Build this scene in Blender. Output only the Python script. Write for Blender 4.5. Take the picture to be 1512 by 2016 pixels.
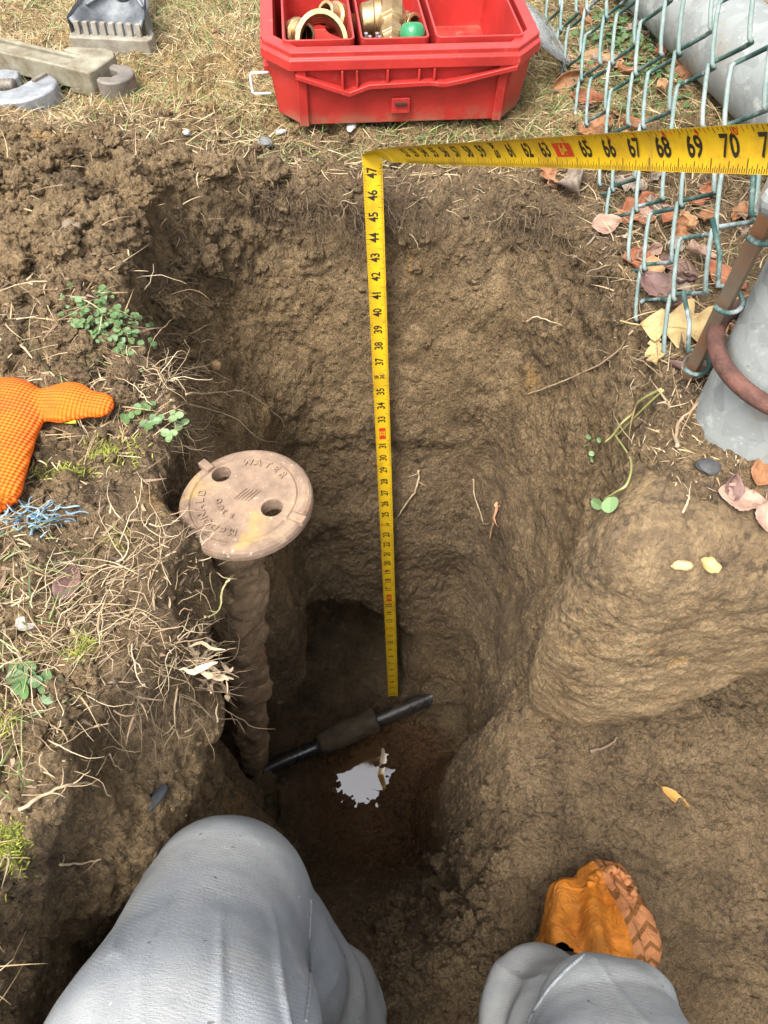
import bpy, bmesh, math, random
import numpy as np
from mathutils import Vector, Matrix
from mathutils.bvhtree import BVHTree
R = math.radians
random.seed(7); rng = np.random.default_rng(7)
S = bpy.context.scene
for o in list(bpy.data.objects): bpy.data.objects.remove(o)
COL = S.collection

# ------------------------------------------------------------------ camera, sky, sun, exposure
CAMZ = 0.482; PITCH = R(55); FPX = 1456.0
cd = bpy.data.cameras.new('camera'); cam = bpy.data.objects.new('camera', cd); COL.objects.link(cam)
cam.location = (0, 0, CAMZ); cam.rotation_euler = (R(90) - PITCH, 0, 0)
cd.sensor_fit = 'VERTICAL'; cd.sensor_height = 36; cd.lens = 26; cd.clip_start = 0.02; cd.clip_end = 2000
S.camera = cam
S.render.resolution_x = 768; S.render.resolution_y = 1024
W = bpy.data.worlds.new('World'); S.world = W; W.use_nodes = True
wn = W.node_tree.nodes; wl = W.node_tree.links
SUN_EL = R(62); SUN_AZ = R(-148)      # azimuth measured from +Y clockwise: sun to the left and slightly behind
sky = wn.new('ShaderNodeTexSky'); sky.sky_type = 'NISHITA'; sky.sun_disc = False
sky.sun_elevation = SUN_EL; sky.sun_rotation = SUN_AZ; sky.dust_density = 4.0; sky.air_density = 1.0; sky.ozone_density = 1.0
hs = wn.new('ShaderNodeHueSaturation'); hs.inputs['Saturation'].default_value = .22   # thin bright cloud
wl.new(sky.outputs[0], hs.inputs['Color']); wl.new(hs.outputs[0], wn['Background'].inputs[0]); wn['Background'].inputs[1].default_value = 0.15
sd = bpy.data.lights.new('sun', 'SUN'); sun = bpy.data.objects.new('sun', sd); COL.objects.link(sun)
sd.energy = 1.7; sd.angle = R(22); sd.color = (1, .955, .89)
sv = Vector((math.sin(SUN_AZ)*math.cos(SUN_EL), math.cos(SUN_AZ)*math.cos(SUN_EL), math.sin(SUN_EL)))
sun.rotation_euler = sv.to_track_quat('Z', 'Y').to_euler()
S.view_settings.view_transform = 'Standard'; S.view_settings.look = 'None'
S.view_settings.exposure = 1.65; S.view_settings.gamma = 1.0

# ------------------------------------------------------------------ pixel -> place helpers (metres, used only to measure where things stand)
CP, SP = math.cos(PITCH), math.sin(PITCH)
def ray(px, py):
    x = (px-756)/FPX; u = (1008-py)/FPX
    return Vector((x, CP+u*SP, -(SP-u*CP)))
def P(px, py, Z): return Vector((0,0,CAMZ)) + ray(px,py)*Z
def G(px, py, z=0.0):
    r = ray(px,py); return Vector((0,0,CAMZ)) + r*((z-CAMZ)/r.z)

# ------------------------------------------------------------------ materials
def srgb(r,g,b):
    f=lambda c:(c/255/12.92) if c/255<=.04045 else ((c/255+.055)/1.055)**2.4
    return (f(r),f(g),f(b),1)
class NT:
    def __init__(s, name):
        s.m = bpy.data.materials.new(name); s.m.use_nodes = True
        s.n = s.m.node_tree.nodes; s.l = s.m.node_tree.links; s.b = s.n['Principled BSDF']
        s.tc = s.n.new('ShaderNodeTexCoord')
    def co(s, k='Object'): return getattr(s,'alt',None) or s.tc.outputs[k]
    def noise(s, scale, detail=4, rough=.6, co=None, dist=0, out=0):
        n = s.n.new('ShaderNodeTexNoise'); n.inputs['Scale'].default_value=scale; n.inputs['Detail'].default_value=detail
        n.inputs['Roughness'].default_value=rough; n.inputs['Distortion'].default_value=dist
        s.l.new(co or s.co(), n.inputs['Vector']); return n.outputs[out]
    def vor(s, scale, co=None, feature='F1', out='Distance'):
        n = s.n.new('ShaderNodeTexVoronoi'); n.feature=feature; n.inputs['Scale'].default_value=scale
        s.l.new(co or s.co(), n.inputs['Vector']); return n.outputs[out]
    def ramp(s, fac, stops):
        n = s.n.new('ShaderNodeValToRGB'); e = n.color_ramp.elements
        while len(e) < len(stops): e.new(.5)
        for i,(p,c) in enumerate(stops):
            e[i].position=p; e[i].color = c if isinstance(c,tuple) else (c,c,c,1)
        s.l.new(fac, n.inputs[0]); return n.outputs[0]
    def mix(s, a, b, f, mode='MIX'):
        n = s.n.new('ShaderNodeMix'); n.data_type='RGBA'; n.blend_type=mode
        for v,i in ((f,0),(a,6),(b,7)):
            if hasattr(v,'is_output') or isinstance(v, bpy.types.NodeSocket): s.l.new(v, n.inputs[i])
            else: n.inputs[i].default_value = v
        return n.outputs[2]
    def math(s, op, a, b=0.0, c=0.0, clamp=False):
        n = s.n.new('ShaderNodeMath'); n.operation=op; n.use_clamp=clamp
        for v,i in ((a,0),(b,1),(c,2)):
            if isinstance(v, bpy.types.NodeSocket): s.l.new(v, n.inputs[i])
            else: n.inputs[i].default_value = v
        return n.outputs[0]
    def map(s, v, a, b, c=0.0, d=1.0):
        n = s.n.new('ShaderNodeMapRange'); n.interpolation_type='SMOOTHSTEP'
        s.l.new(v, n.inputs[0])
        for i,x in enumerate((a,b,c,d)): n.inputs[i+1].default_value=x
        return n.outputs[0]
    def sep(s, co=None):
        n = s.n.new('ShaderNodeSeparateXYZ'); s.l.new(co or s.co(), n.inputs[0]); return n.outputs
    def bump(s, h, dist=.002, strength=1.0, prev=None):
        n = s.n.new('ShaderNodeBump'); n.inputs['Distance'].default_value=dist; n.inputs['Strength'].default_value=strength
        s.l.new(h, n.inputs['Height'])
        if prev: s.l.new(prev, n.inputs['Normal'])
        return n.outputs[0]
    def set(s, color=None, rough=None, metal=None, normal=None, **kw):
        I = s.b.inputs
        def a(k,v):
            if v is None: return
            if isinstance(v, bpy.types.NodeSocket): s.l.new(v, I[k])
            else: I[k].default_value=v
        a('Base Color',color); a('Roughness',rough); a('Metallic',metal); a('Normal',normal)
        for k,v in kw.items(): a(k.replace('_',' '), v)
        return s.m
def simple(name, c1, c2=None, rough=.6, metal=0.0, sc=20, bsc=200, bd=.0006, **kw):
    t = NT(name); c2 = c2 or tuple(x*.6 for x in c1[:3])+(1,)
    f = t.ramp(t.noise(sc,8,.65), [(.35,0.0),(.65,1.0)])
    n = t.noise(bsc,5,.6)
    rr = t.map(t.noise(sc*2,5), .3,.7, rough-.08, rough+.08)
    return t.set(t.mix(c1,c2,f), rr, metal, t.bump(n,bd), **kw)
def varied(name, cols, rough=.7, sc=60, **kw):
    """colour picked per blade / strand / clod from the mesh attribute 'tone'"""
    t = NT(name); a = t.n.new('ShaderNodeAttribute'); a.attribute_name='tone'
    st = [(i/(len(cols)-1), c) for i,c in enumerate(cols)]
    c = t.ramp(a.outputs['Fac'], st)
    c2 = t.mix(c, (0.5,0.5,0.5,1), t.map(t.noise(sc,4),.3,.8,0,.45), 'MULTIPLY')
    return t.set(c2, rough, **kw)

# soil: horizons by depth, ochre mottles, wetter and greyer low down
def soil_material(name='soil', tan=False):
    t = NT(name); xyz = t.sep(); z = xyz[2]
    st = t.n.new('ShaderNodeMapping'); st.inputs['Scale'].default_value = (1,1,.55); t.l.new(t.co(), st.inputs[0]); t.alt = st.outputs[0]
    big = t.noise(3.2,5,.6); med = t.noise(14,8,.7,dist=.4); fine = t.noise(90,8,.75)
    a = t.ramp(med, [(.28,(.090,.057,.030,1)),(.45,(.195,.130,.064,1)),(.6,(.270,.186,.098,1)),(.8,(.38,.270,.150,1))])
    if tan: a = t.ramp(med, [(.26,(.105,.069,.034,1)),(.45,(.205,.138,.070,1)),(.6,(.265,.185,.098,1)),(.8,(.37,.27,.15,1))])
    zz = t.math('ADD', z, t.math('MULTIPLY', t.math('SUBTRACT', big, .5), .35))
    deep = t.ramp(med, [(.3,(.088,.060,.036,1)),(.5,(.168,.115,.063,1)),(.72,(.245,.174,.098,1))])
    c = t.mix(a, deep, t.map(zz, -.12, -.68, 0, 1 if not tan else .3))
    och = t.map(t.noise(9,6,.7,dist=.6,out=0), .60,.70,0,1)
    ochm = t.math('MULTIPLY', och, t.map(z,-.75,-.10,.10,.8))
    c = t.mix(c, (.36,.21,.07,1), ochm)
    top = t.math('MULTIPLY', t.map(zz,-.19,-.05,0,1), t.map(zz,.06,-.01,.25,1))
    c = t.mix(c, (.105,.070,.040,1), t.math('MULTIPLY', top, t.map(t.noise(26,6,.7),.36,.6,.0,.7)))
    c = t.mix(c, (.17,.14,.10,1), t.map(t.noise(220,3,.6), .62,.72,0,.55))
    c = t.mix(c, (.018,.013,.009,1), t.map(t.noise(60,5,.7), .38,.28,0,.6))
    lawn = t.math('MULTIPLY', t.map(t.math('ADD',xyz[1],t.math('MULTIPLY',med,.12)), .95,1.03,0,1), t.map(t.noise(35,6,.7),.35,.6,.35,1))
    c = t.mix(c, (.34,.235,.10,1), lawn)
    # red-brown wet clay around the puddle
    dx = t.math('ADD', xyz[0], .0); dy = t.math('SUBTRACT', xyz[1], .42)
    r2 = t.math('ADD', t.math('MULTIPLY',dx,dx), t.math('MULTIPLY',dy,dy))
    wet = t.math('MULTIPLY', t.map(r2, .05,.012,0,1), t.map(z,-.85,-1.02,0,1))
    c = t.mix(c, (.130,.062,.027,1), t.math('MULTIPLY', wet, .8))
    # the broad shelf and side cut: smeared paler clay
    rg = t.map(t.map(t.math('MAXIMUM', z, z), -1,1,-1,1),-.8,-.5,0,1)
    rough = t.mix((.88,.88,.88,1), (.42,.42,.42,1), t.math('MULTIPLY', t.map(z,-.75,-1.12,0,1), t.map(med,.35,.6,.2,1)))
    rough = t.mix(rough, (.12,.12,.12,1), t.math('MULTIPLY', wet, .95))
    h = t.math('ADD', t.math('MULTIPLY', fine, 1.0), t.math('MULTIPLY', t.noise(320,6,.7), .45))
    n1 = t.bump(h, .011 if not tan else .005, 1.0)
    v = t.math('MULTIPLY', t.vor(170), t.map(t.noise(6,4,.6),.38,.58,.25,1.1)); v2 = t.vor(420); t_s = 1.0
    n2 = t.bump(t.math('ADD', t.math('MULTIPLY', v, t.noise(14,3)), t.math('MULTIPLY', v2, .3)), -.0065 if not tan else -.003, t_s, n1)
    crumb = t.vor(300,out='Color'); c = t.mix(c, t.mix((.5,.5,.5,1),(1.5,1.47,1.4,1),crumb), .5, 'MULTIPLY')
    c = t.mix(c, (.02,.015,.01,1), t.map(t.math('MULTIPLY',v,t.noise(40,4)), .30,.48,0,.5))
    return t.set(c, rough, 0.0, n2, Specular_IOR_Level=.35)
M = {}
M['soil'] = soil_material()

# ------------------------------------------------------------------ object helpers
def link(o, parent=None):
    COL.objects.link(o)
    if parent is not None: o.parent = parent
    return o
def mesh_np(name, V, F, mat=None, parent=None, smooth=True, tone=None, midx=None):
    me = bpy.data.meshes.new(name)
    V = np.asarray(V, dtype=np.float32).reshape(-1,3)
    if isinstance(F, np.ndarray):
        k = F.shape[1]; me.vertices.add(len(V)); me.vertices.foreach_set('co', V.ravel())
        me.loops.add(F.size); me.loops.foreach_set('vertex_index', F.astype(np.int32).ravel())
        me.polygons.add(len(F)); me.polygons.foreach_set('loop_start', np.arange(0,F.size,k,dtype=np.int32))
        me.update(calc_edges=True)
    else:
        me.from_pydata([tuple(map(float,v)) for v in V], [], F); me.update()
    if smooth: me.polygons.foreach_set('use_smooth', np.ones(len(me.polygons),dtype=bool))
    if tone is not None:
        at = me.attributes.new('tone','FLOAT','POINT'); at.data.foreach_set('value', np.asarray(tone,dtype=np.float32))
    if mat is not None:
        for m in (mat if isinstance(mat,(list,tuple)) else [mat]): me.materials.append(m)
    if midx is not None: me.polygons.foreach_set('material_index', np.asarray(midx,dtype=np.int32))
    me.validate(); me.update()
    o = bpy.data.objects.new(name, me); return link(o, parent)
def tag(o, label=None, cat=None, group=None, kind=None):
    if label: o['label']=label
    if cat: o['category']=cat
    if group: o['group']=group
    if kind: o['kind']=kind
    return o
def thing(name, loc=(0,0,0), label=None, cat=None, group=None, rot=(0,0,0)):
    o = bpy.data.objects.new(name, None); link(o); o.location=loc; o.rotation_euler=rot; o.empty_display_size=.02
    return tag(o,label,cat,group)
class MB:                                  # mesh builder: everything put in becomes one mesh object
    def __init__(s): s.v=[]; s.f=[]; s.mi=[]; s.cur=0
    def add(s, V, F):
        b=len(s.v); s.v += [tuple(v) for v in V]; s.f += [tuple(i+b for i in f) for f in F]; s.mi += [s.cur]*len(F)
    def box(s, c, d, M3=None):
        V=[]
        for i in (-1,1):
            for j in (-1,1):
                for k in (-1,1):
                    p=Vector((i*d[0]/2,j*d[1]/2,k*d[2]/2)); 
                    if M3: p=M3@p
                    V.append(p+Vector(c))
        s.add(V,[(0,1,3,2),(4,6,7,5),(0,4,5,1),(2,3,7,6),(0,2,6,4),(1,5,7,3)])
    def prism(s, poly, z0, z1, T=None):     # polygon in (x,y) pulled from z0 to z1; T maps a local vector
        n=len(poly); V=[Vector((p[0],p[1],z)) for z in (z0,z1) for p in poly]
        if T: V=[T(v) for v in V]
        s.add(V,[tuple(range(n))[::-1], tuple(range(n,2*n))]+[(i,(i+1)%n,n+(i+1)%n,n+i) for i in range(n)])
    def tube(s, pts, r, n=8, cap=True, closed=False):
        pts=[Vector(p) for p in pts]; m=len(pts); rr = r if hasattr(r,'__len__') else [r]*m
        V=[]; up=None
        for i,p in enumerate(pts):
            if closed: d=(pts[(i+1)%m]-pts[i-1]).normalized()
            else: d=(pts[min(i+1,m-1)]-pts[max(i-1,0)]).normalized()
            if up is None:
                a=Vector((0,0,1)) if abs(d.z)<.9 else Vector((1,0,0)); u=d.cross(a).normalized()
            else: u=(up-d*up.dot(d)).normalized()
            up=u; w=d.cross(u)
            for k in range(n):
                t=2*math.pi*k/n; V.append(p+(u*math.cos(t)+w*math.sin(t))*rr[i])
        F=[]; q=m if closed else m-1
        for i in range(q):
            for k in range(n):
                a=i*n+k; b=i*n+(k+1)%n; c=((i+1)%m)*n+(k+1)%n; d2=((i+1)%m)*n+k; F.append((a,b,c,d2))
        if cap and not closed: F += [tuple(range(n))[::-1], tuple(range((m-1)*n,m*n))]
        s.add(V,F)
    def lathe(s, prof, T=None, n=32, cap=True):     # profile (r,z) about local z
        V=[]
        for r,z in prof:
            for k in range(n):
                t=2*math.pi*k/n; V.append(Vector((r*math.cos(t),r*math.sin(t),z)))
        if T: V=[T(v) for v in V]
        F=[(i*n+k,i*n+(k+1)%n,(i+1)*n+(k+1)%n,(i+1)*n+k) for i in range(len(prof)-1) for k in range(n)]
        if cap: F += [tuple(range(n))[::-1], tuple(range((len(prof)-1)*n,len(prof)*n))]
        s.add(V,F)
    def build(s, name, mat, parent=None, bevel=0, smooth=None, seg=2, sub=0, wn_=True):
        o=mesh_np(name, s.v, s.f, mat, None, False if smooth is None else smooth, midx=s.mi if isinstance(mat,(list,tuple)) else None)
        bm=bmesh.new(); bm.from_mesh(o.data); bmesh.ops.remove_doubles(bm,verts=bm.verts,dist=1e-6); bmesh.ops.recalc_face_normals(bm,faces=bm.faces)
        bm.to_mesh(o.data); bm.free()
        if bevel:
            b=o.modifiers.new('bevel','BEVEL'); b.width=bevel; b.segments=seg; b.limit_method='ANGLE'; b.angle_limit=R(35)
            if smooth is None: o.data.polygons.foreach_set('use_smooth',[True]*len(o.data.polygons)); 
            b.harden_normals=True
        if sub:
            b=o.modifiers.new('sub','SUBSURF'); b.levels=sub; b.render_levels=sub
        if parent is not None: o.parent=parent
        return o
# ---- numpy noise
_TB = rng.random((64,64,64)).astype(np.float32)
def vnoise(p, scale, seed=0):
    q = p*scale + np.array([seed*7.31+100, seed*3.7+100, seed*5.9+100]); i = np.floor(q).astype(np.int64); f = (q-i).astype(np.float32); f=f*f*(3-2*f)
    i &= 63; j=(i+1)&63
    x0,y0,z0=i[...,0],i[...,1],i[...,2]; x1,y1,z1=j[...,0],j[...,1],j[...,2]; fx,fy,fz=f[...,0],f[...,1],f[...,2]
    a=_TB[x0,y0,z0]*(1-fx)+_TB[x1,y0,z0]*fx; b=_TB[x0,y1,z0]*(1-fx)+_TB[x1,y1,z0]*fx
    c=_TB[x0,y0,z1]*(1-fx)+_TB[x1,y0,z1]*fx; d=_TB[x0,y1,z1]*(1-fx)+_TB[x1,y1,z1]*fx
    return (a*(1-fy)+b*fy)*(1-fz)+(c*(1-fy)+d*fy)*fz
def fbm(p, scale, oct=4, seed=0, gain=.5):
    s=0; a=1; t=0
    for k in range(oct): s=s+a*(vnoise(p,scale*2**k,seed+k)-.5); t+=a; a*=gain
    return s/t*2
def worley(p, scale, seed=0):
    q=p*scale+50+seed*3.3; i=np.floor(q).astype(np.int64); f=q-i; best=np.full(len(p),9.,dtype=np.float32)
    for dx in (-1,0,1):
        for dy in (-1,0,1):
            for dz in (-1,0,1):
                c=(i+[dx,dy,dz])&63
                o=np.stack([_TB[c[:,0],c[:,1],c[:,2]],_TB[c[:,1],c[:,2],(c[:,0]+17)&63],_TB[c[:,2],(c[:,0]+31)&63,c[:,1]]],1)
                d=((o+[dx,dy,dz]-f)**2).sum(1); best=np.minimum(best,d)
    return np.sqrt(best)
def grid_noise(X, Y, Z, scale, seed):      # cheap smooth noise on a regular grid (separable interpolation)
    r=np.random.default_rng(seed); 
    def wmat(c):
        q=(c-c[0])*scale; n=int(q[-1])+3; i=q.astype(int); f=q-i; f=f*f*(3-2*f); Wm=np.zeros((len(c),n)); Wm[np.arange(len(c)),i]=1-f; Wm[np.arange(len(c)),i+1]=f; return Wm
    A,B,C=wmat(X),wmat(Y),wmat(Z); L=r.random((A.shape[1],B.shape[1],C.shape[1]))-.5
    return np.einsum('ia,abc->ibc',A,np.einsum('jb,abk->ajk',B,np.einsum('kc,abc->abk',C,L))).astype(np.float32)
def surface_nets(F, o, h):
    ins=F<0; nx,ny,nz=F.shape; cid=lambda i,j,k:(i*ny+j)*nz+k
    ids=[];pos=[];quads=[];flip=[]
    for ax in range(3):
        sl0=[slice(None)]*3; sl1=[slice(None)]*3; sl0[ax]=slice(0,-1); sl1[ax]=slice(1,None)
        e=ins[tuple(sl0)]!=ins[tuple(sl1)]; I=np.stack(np.nonzero(e),1)
        a=F[tuple(sl0)][e]; b=F[tuple(sl1)][e]; t=a/(a-b); p=I.astype(np.float64).copy(); p[:,ax]+=t
        u,v=(ax+1)%3,(ax+2)%3; cells=[]
        for du,dv in ((0,0),(-1,0),(-1,-1),(0,-1)):
            c=I.copy(); c[:,u]+=du; c[:,v]+=dv; cells.append(c)
        ok=np.ones(len(I),bool)
        for c in cells:
            for d,n in ((0,nx-1),(1,ny-1),(2,nz-1)): ok&=(c[:,d]>=0)&(c[:,d]<n)
        q=[cid(c[ok,0],c[ok,1],c[ok,2]) for c in cells]
        for c in q: ids.append(c); pos.append(p[ok])
        quads.append(np.stack(q,1)); flip.append(a[ok]<0)
    ids=np.concatenate(ids); pos=np.concatenate(pos); Q=np.concatenate(quads); fl=np.concatenate(flip)
    uq,inv=np.unique(ids,return_inverse=True); cnt=np.bincount(inv)
    V=np.stack([np.bincount(inv,pos[:,d])/cnt for d in range(3)],1)*h+np.array(o)
    Q=np.searchsorted(uq,Q); Q[~fl]=Q[~fl][:,::-1]
    return V,Q
def sdf_mesh(fn, lo, hi, h):
    ax=[np.arange(lo[d],hi[d]+h,h) for d in range(3)]
    g=np.stack(np.meshgrid(*ax,indexing='ij'),-1)
    return surface_nets(fn(g).astype(np.float32), lo, h)
def smin(a,b,k): 
    hh=np.clip(.5+.5*(b-a)/k,0,1); return b*(1-hh)+a*hh-k*hh*(1-hh)
def smax(a,b,k): return -smin(-a,-b,k)
def rcone(p,a,b,ra,rb):
    a=np.array(a);b=np.array(b);ab=b-a; t=np.clip(((p-a)@ab)/(ab@ab),0,1)
    return np.sqrt(((p-a-t[...,None]*ab)**2).sum(-1))-(ra+(rb-ra)*t)
def vnormals(V,Q):
    n=np.cross(V[Q[:,2]]-V[Q[:,0]],V[Q[:,3]]-V[Q[:,1]]); N=np.zeros_like(V)
    for k in range(4):
        for d in range(3): N[:,d]+=np.bincount(Q[:,k],n[:,d],len(V))
    return N/np.maximum(np.linalg.norm(N,axis=1,keepdims=True),1e-12)
def subdivide(V,Q):      # each quad into four, midpoints (edges shared), light smoothing
    E=np.concatenate([Q[:,[0,1]],Q[:,[1,2]],Q[:,[2,3]],Q[:,[3,0]]]); E=np.sort(E,1); key=E[:,0].astype(np.int64)*len(V)+E[:,1]
    uq,first,inv=np.unique(key,return_index=True,return_inverse=True)
    mid=(V[E[first,0]]+V[E[first,1]])/2; fc=V[Q].mean(1); n=len(Q); b=len(V); c=b+len(mid)
    e=[b+inv[i*n:(i+1)*n] for i in range(4)]; f=c+np.arange(n)
    NQ=np.concatenate([np.stack([Q[:,0],e[0],f,e[3]],1),np.stack([Q[:,1],e[1],f,e[0]],1),np.stack([Q[:,2],e[2],f,e[1]],1),np.stack([Q[:,3],e[3],f,e[2]],1)])
    return np.concatenate([V,mid,fc]),NQ
def ss(x,a,b): t=np.clip((x-a)/(b-a),0,1); return t*t*(3-2*t)

# ------------------------------------------------------------------ GROUND with the dug pit
X0,X1,Y0,Y1,Z0,Z1 = -.86,.86,-.72,1.62,-1.30,.13; H=.0066
gx=np.arange(X0,X1,H,dtype=np.float32); gy=np.arange(Y0,Y1,H,dtype=np.float32); gz=np.arange(Z0,Z1,H,dtype=np.float32)
def height(x,y):          # undisturbed surface and spoil heap
    z = .0*x
    z = z + .055*np.exp(-(((x+.42)/.2)**2+((y-.72)/.17)**2)) + .03*np.exp(-(((x+.27)/.08)**2+((y-.62)/.12)**2))
    z = z + .02*np.exp(-(((x+.34)/.12)**2+((y-.25)/.15)**2))
    z = z + .012*np.sin(x*5+1)*np.cos(y*4) 
    z = z - .01*ss(y,.95,.82)
    z = z - .05*ss(x,.17,.3)*ss(y,.42,.30)
    return z
def build_ground():
    x=gx[:,None,None]; y=gy[None,:,None]; z=gz[None,None,:]
    n1=grid_noise(gx,gy,gz,6,1); n2=grid_noise(gx,gy,gz,14,2); n3=grid_noise(gx,gy,gz,30,3); n4=grid_noise(gx,gy,gz,60,4)
    solid = z-height(x,y) 
    # pit walls (positive outside the pit)
    back = y-(.657+.172*(z+1.1)/1.1 + .006*np.sin(z*5)+ .02*ss(x,.05,.2)*0 - .07*ss(x,.13,.26)-.05*ss(x,-.14,-.24))
    left = -x-(.225 - .02*ss(z,-.4,-1.1) - .055*ss(y,.30,.24)*ss(z,-.10,-.22)*ss(y,.05,.13) - .034*ss(y,.30,.36)*ss(y,.60,.44)*ss(z,-.32,-.12) - .080*ss(y,.16,.23)*ss(y,.37,.32)*ss(z,-.24,-.12)*.75 - .085*ss(z,.0,-.55)*ss(y,.43,.52)*ss(z,-1.0,-.75) + .03*ss(y,.15,.05) + .02*ss(y,.45,.6)*ss(z,-.3,0))
    right= x-(.245 - .075*ss(z,-.1,-.95) + .02*np.sin(y*14))
    trench = y-.345
    # main shaft goes right up to 'right' wall; nearer than .345 the trench opens to the right over the shelf
    rr = smin(right, trench, .05)
    near = -y-.34
    pit = smax(smax(smax(back,left,.06), rr, .05), near, .05)
    # floor: deep by the pipe, shelf to the right, rising towards the digger
    fl = -1.165 + (0.60)*ss(x,.045+0*y,.18)*ss(y,.50,.36) + .60*ss(y,.31,.04)*(1-ss(x,.045,.18)*ss(y,.5,.36))
    fl = fl - .027*np.exp(-(((x+.064)/.062)**2+((y-.468)/.072)**2)) + .05*ss(y,.3,.42)*ss(x,.2,.3)
    pit = smax(pit, fl-z, .05)
    # pocket round the curb box stem
    px_=-.155+.085*z/.77*1.0; cyl=np.sqrt((x-(-.140+.12*z))**2+(y-.395)**2)-.060
    pit = smin(pit, smax(cyl, -1.15-z,.02), .03)
    # cave under the back wall
    cave=(np.sqrt(((x+.13)/.20)**2+((y-.61)/.22)**2+((z+1.07)/.29)**2)-1)*.17
    pit = smin(pit, smax(cave, -1.165-z, .03), .02)
    # hollow under the footing on the right
    hol=(np.sqrt(((x-.56)/.20)**2+((y-.44)/.20)**2+((z+.42)/.15)**2)-1)*.12
    pit = smin(pit, hol, .02)
    pit = pit + n1*.035 + n2*.018 + n3*.008 + n4*.004
    solid = solid + n2*.012 + n3*.008
    F = smax(solid, -pit, .022)
    V,Q = surface_nets(F.astype(np.float32),(X0,Y0,Z0),H)
    # only the top/pit skin: drop faces on the domain sides is unnecessary (open grid); refine
    V,Q = subdivide(V,Q)
    N = vnormals(V,Q)
    N2 = N
    heap = np.exp(-(((V[:,0]+.42)/.24)**2+((V[:,1]-.70)/.20)**2))*(V[:,2]>-.12)
    up = np.clip(N[:,2],0,1)
    shelf = ss(V[:,0],.12,.2)*ss(V[:,1],.36,.30)*ss(V[:,2],-.62,-.5)*ss(V[:,2],-.3,-.45)
    smear = ss(vnoise(V,5,9),.45,.62)            # spade-smeared smooth patches against crumbly ones
    amp = (.35+.65*(1-smear))*(1-.55*shelf)
    VZ=V*[1,1,.6]
    w1=worley(VZ,28,1); w2=worley(VZ,70,2)
    d = (fbm(VZ,22,3,3)*.009 + fbm(VZ,95,3,8,.7)*.0085)*(.45+.85*amp)
    d += ((.55-w1)*.010*amp + (.55-w2)*.006*amp)*(.45+1.6*heap+.5*ss(V[:,2],-.2,-.05))
    # ledges / cracks on the walls: horizontal-ish chips
    wall = 1-up
    Vs=V*[1,1,1.3]+fbm(V,5,2,77)[:,None]*.12; rid=1-np.abs(fbm(Vs,9,3,20))*2
    d += -ss(rid,.80,1.0)*.0045*wall*amp*ss(vnoise(V,4,31),.4,.6)
    d += fbm(V*[1,1,.16]+V[:,[2,2,2]]*[.25,0,0],55,3,41)*.0045*wall*smear
    d = d*(1-.38*wall*ss(V[:,2],-.05,-.16))*ss(V[:,1],-.75,-.5)
    V = V+N*d[:,None]
    # keep the bed of the puddle smooth
    return V,Q
GV,GQ = build_ground()
# rim around to the horizon, tucked just beneath the modelled square
def ring():
    xs=[-400,-60,-8,-2,X0+.03,0,X1-.05,2,8,60,400]; ys=[-400,-60,-8,-2,Y0+.03,.5,Y1-.05,3,8,60,400]
    V=[(a,b,-.02) for a in xs for b in ys]; F=[]
    for i in range(10):
        for j in range(10):
            if i in (4,5) and j in (4,5): continue
            F.append((i*11+j,(i+1)*11+j,(i+1)*11+j+1,i*11+j+1))
    return np.array(V),np.array(F)
RV,RF=ring()
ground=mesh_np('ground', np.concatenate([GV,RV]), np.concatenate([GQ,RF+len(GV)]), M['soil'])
tag(ground, kind='structure', label='brown clay ground with a deep hand dug pit')
bvh=BVHTree.FromPolygons([tuple(v) for v in GV.tolist()], GQ.tolist())
C0=Vector((0,0,CAMZ))
def hit(px,py,lift=0.0):
    r=ray(px,py).normalized(); h=bvh.ray_cast(C0,r)
    if h[0] is None: return G(px,py), Vector((0,0,1))
    return h[0]+h[1]*lift*(1 if h[1].dot(r)<0 else -1), (h[1] if h[1].dot(r)<0 else -h[1])
def drop(x,y,lift=0.0):
    h=bvh.ray_cast(Vector((x,y,.3)),Vector((0,0,-1)))
    if h[0] is None: return Vector((x,y,lift)),Vector((0,0,1))
    return h[0]+Vector((0,0,lift)), h[1]

# ------------------------------------------------------------------ PUDDLE
def water_mat():
    t=NT('muddy_water'); n=t.bump(t.noise(9,2,.4),.0006,.5)
    return t.set((.115,.062,.028,1), .03, 0.0, n, Specular_IOR_Level=.6, IOR=1.33, Coat_Weight=1.0, Coat_Roughness=.01, Coat_IOR=2.4)
WZ=-1.1785
V=[(-.070,.455,WZ)]+[(-.070+.11*math.cos(a), .455+.105*math.sin(a), WZ) for a in np.linspace(0,2*math.pi,48,endpoint=False)]
pud=mesh_np('puddle',V,[(0,1+i,1+(i+1)%48) for i in range(48)],water_mat(),smooth=False)
tag(pud,'small muddy puddle reflecting the sky at the bottom of the pit','puddle',kind='structure')

# ------------------------------------------------------------------ scattered soil clods
def ico(n=2):
    bm=bmesh.new(); bmesh.ops.create_icosphere(bm,subdivisions=n,radius=1); V=np.array([v.co[:] for v in bm.verts]); F=np.array([[v.index for v in f.verts] for f in bm.faces]); bm.free(); return V,F
IV,IF=ico(2); IV3,IF3=ico(4)
def blob(i,V=IV,lo=.8):
    d=1+fbm(V+i*3.1,1.4,2,i)*.6+(.5-worley(V+i*2.3,2.6,i))*.42+(fbm(V+i,7,2,i)*.22 if len(V)>200 else 0); v=V*d[:,None]*np.array([1,.8+.2*random.random(),.62+.25*random.random()]); return v
blobs=[blob(i) for i in range(10)]; blobs3=[blob(i+20,IV3)+0 for i in range(8)]
def rotm(): 
    from mathutils import Euler
    return np.array(Euler((random.uniform(-.6,.6),random.uniform(-.6,.6),random.uniform(0,6.3))).to_matrix())
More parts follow.
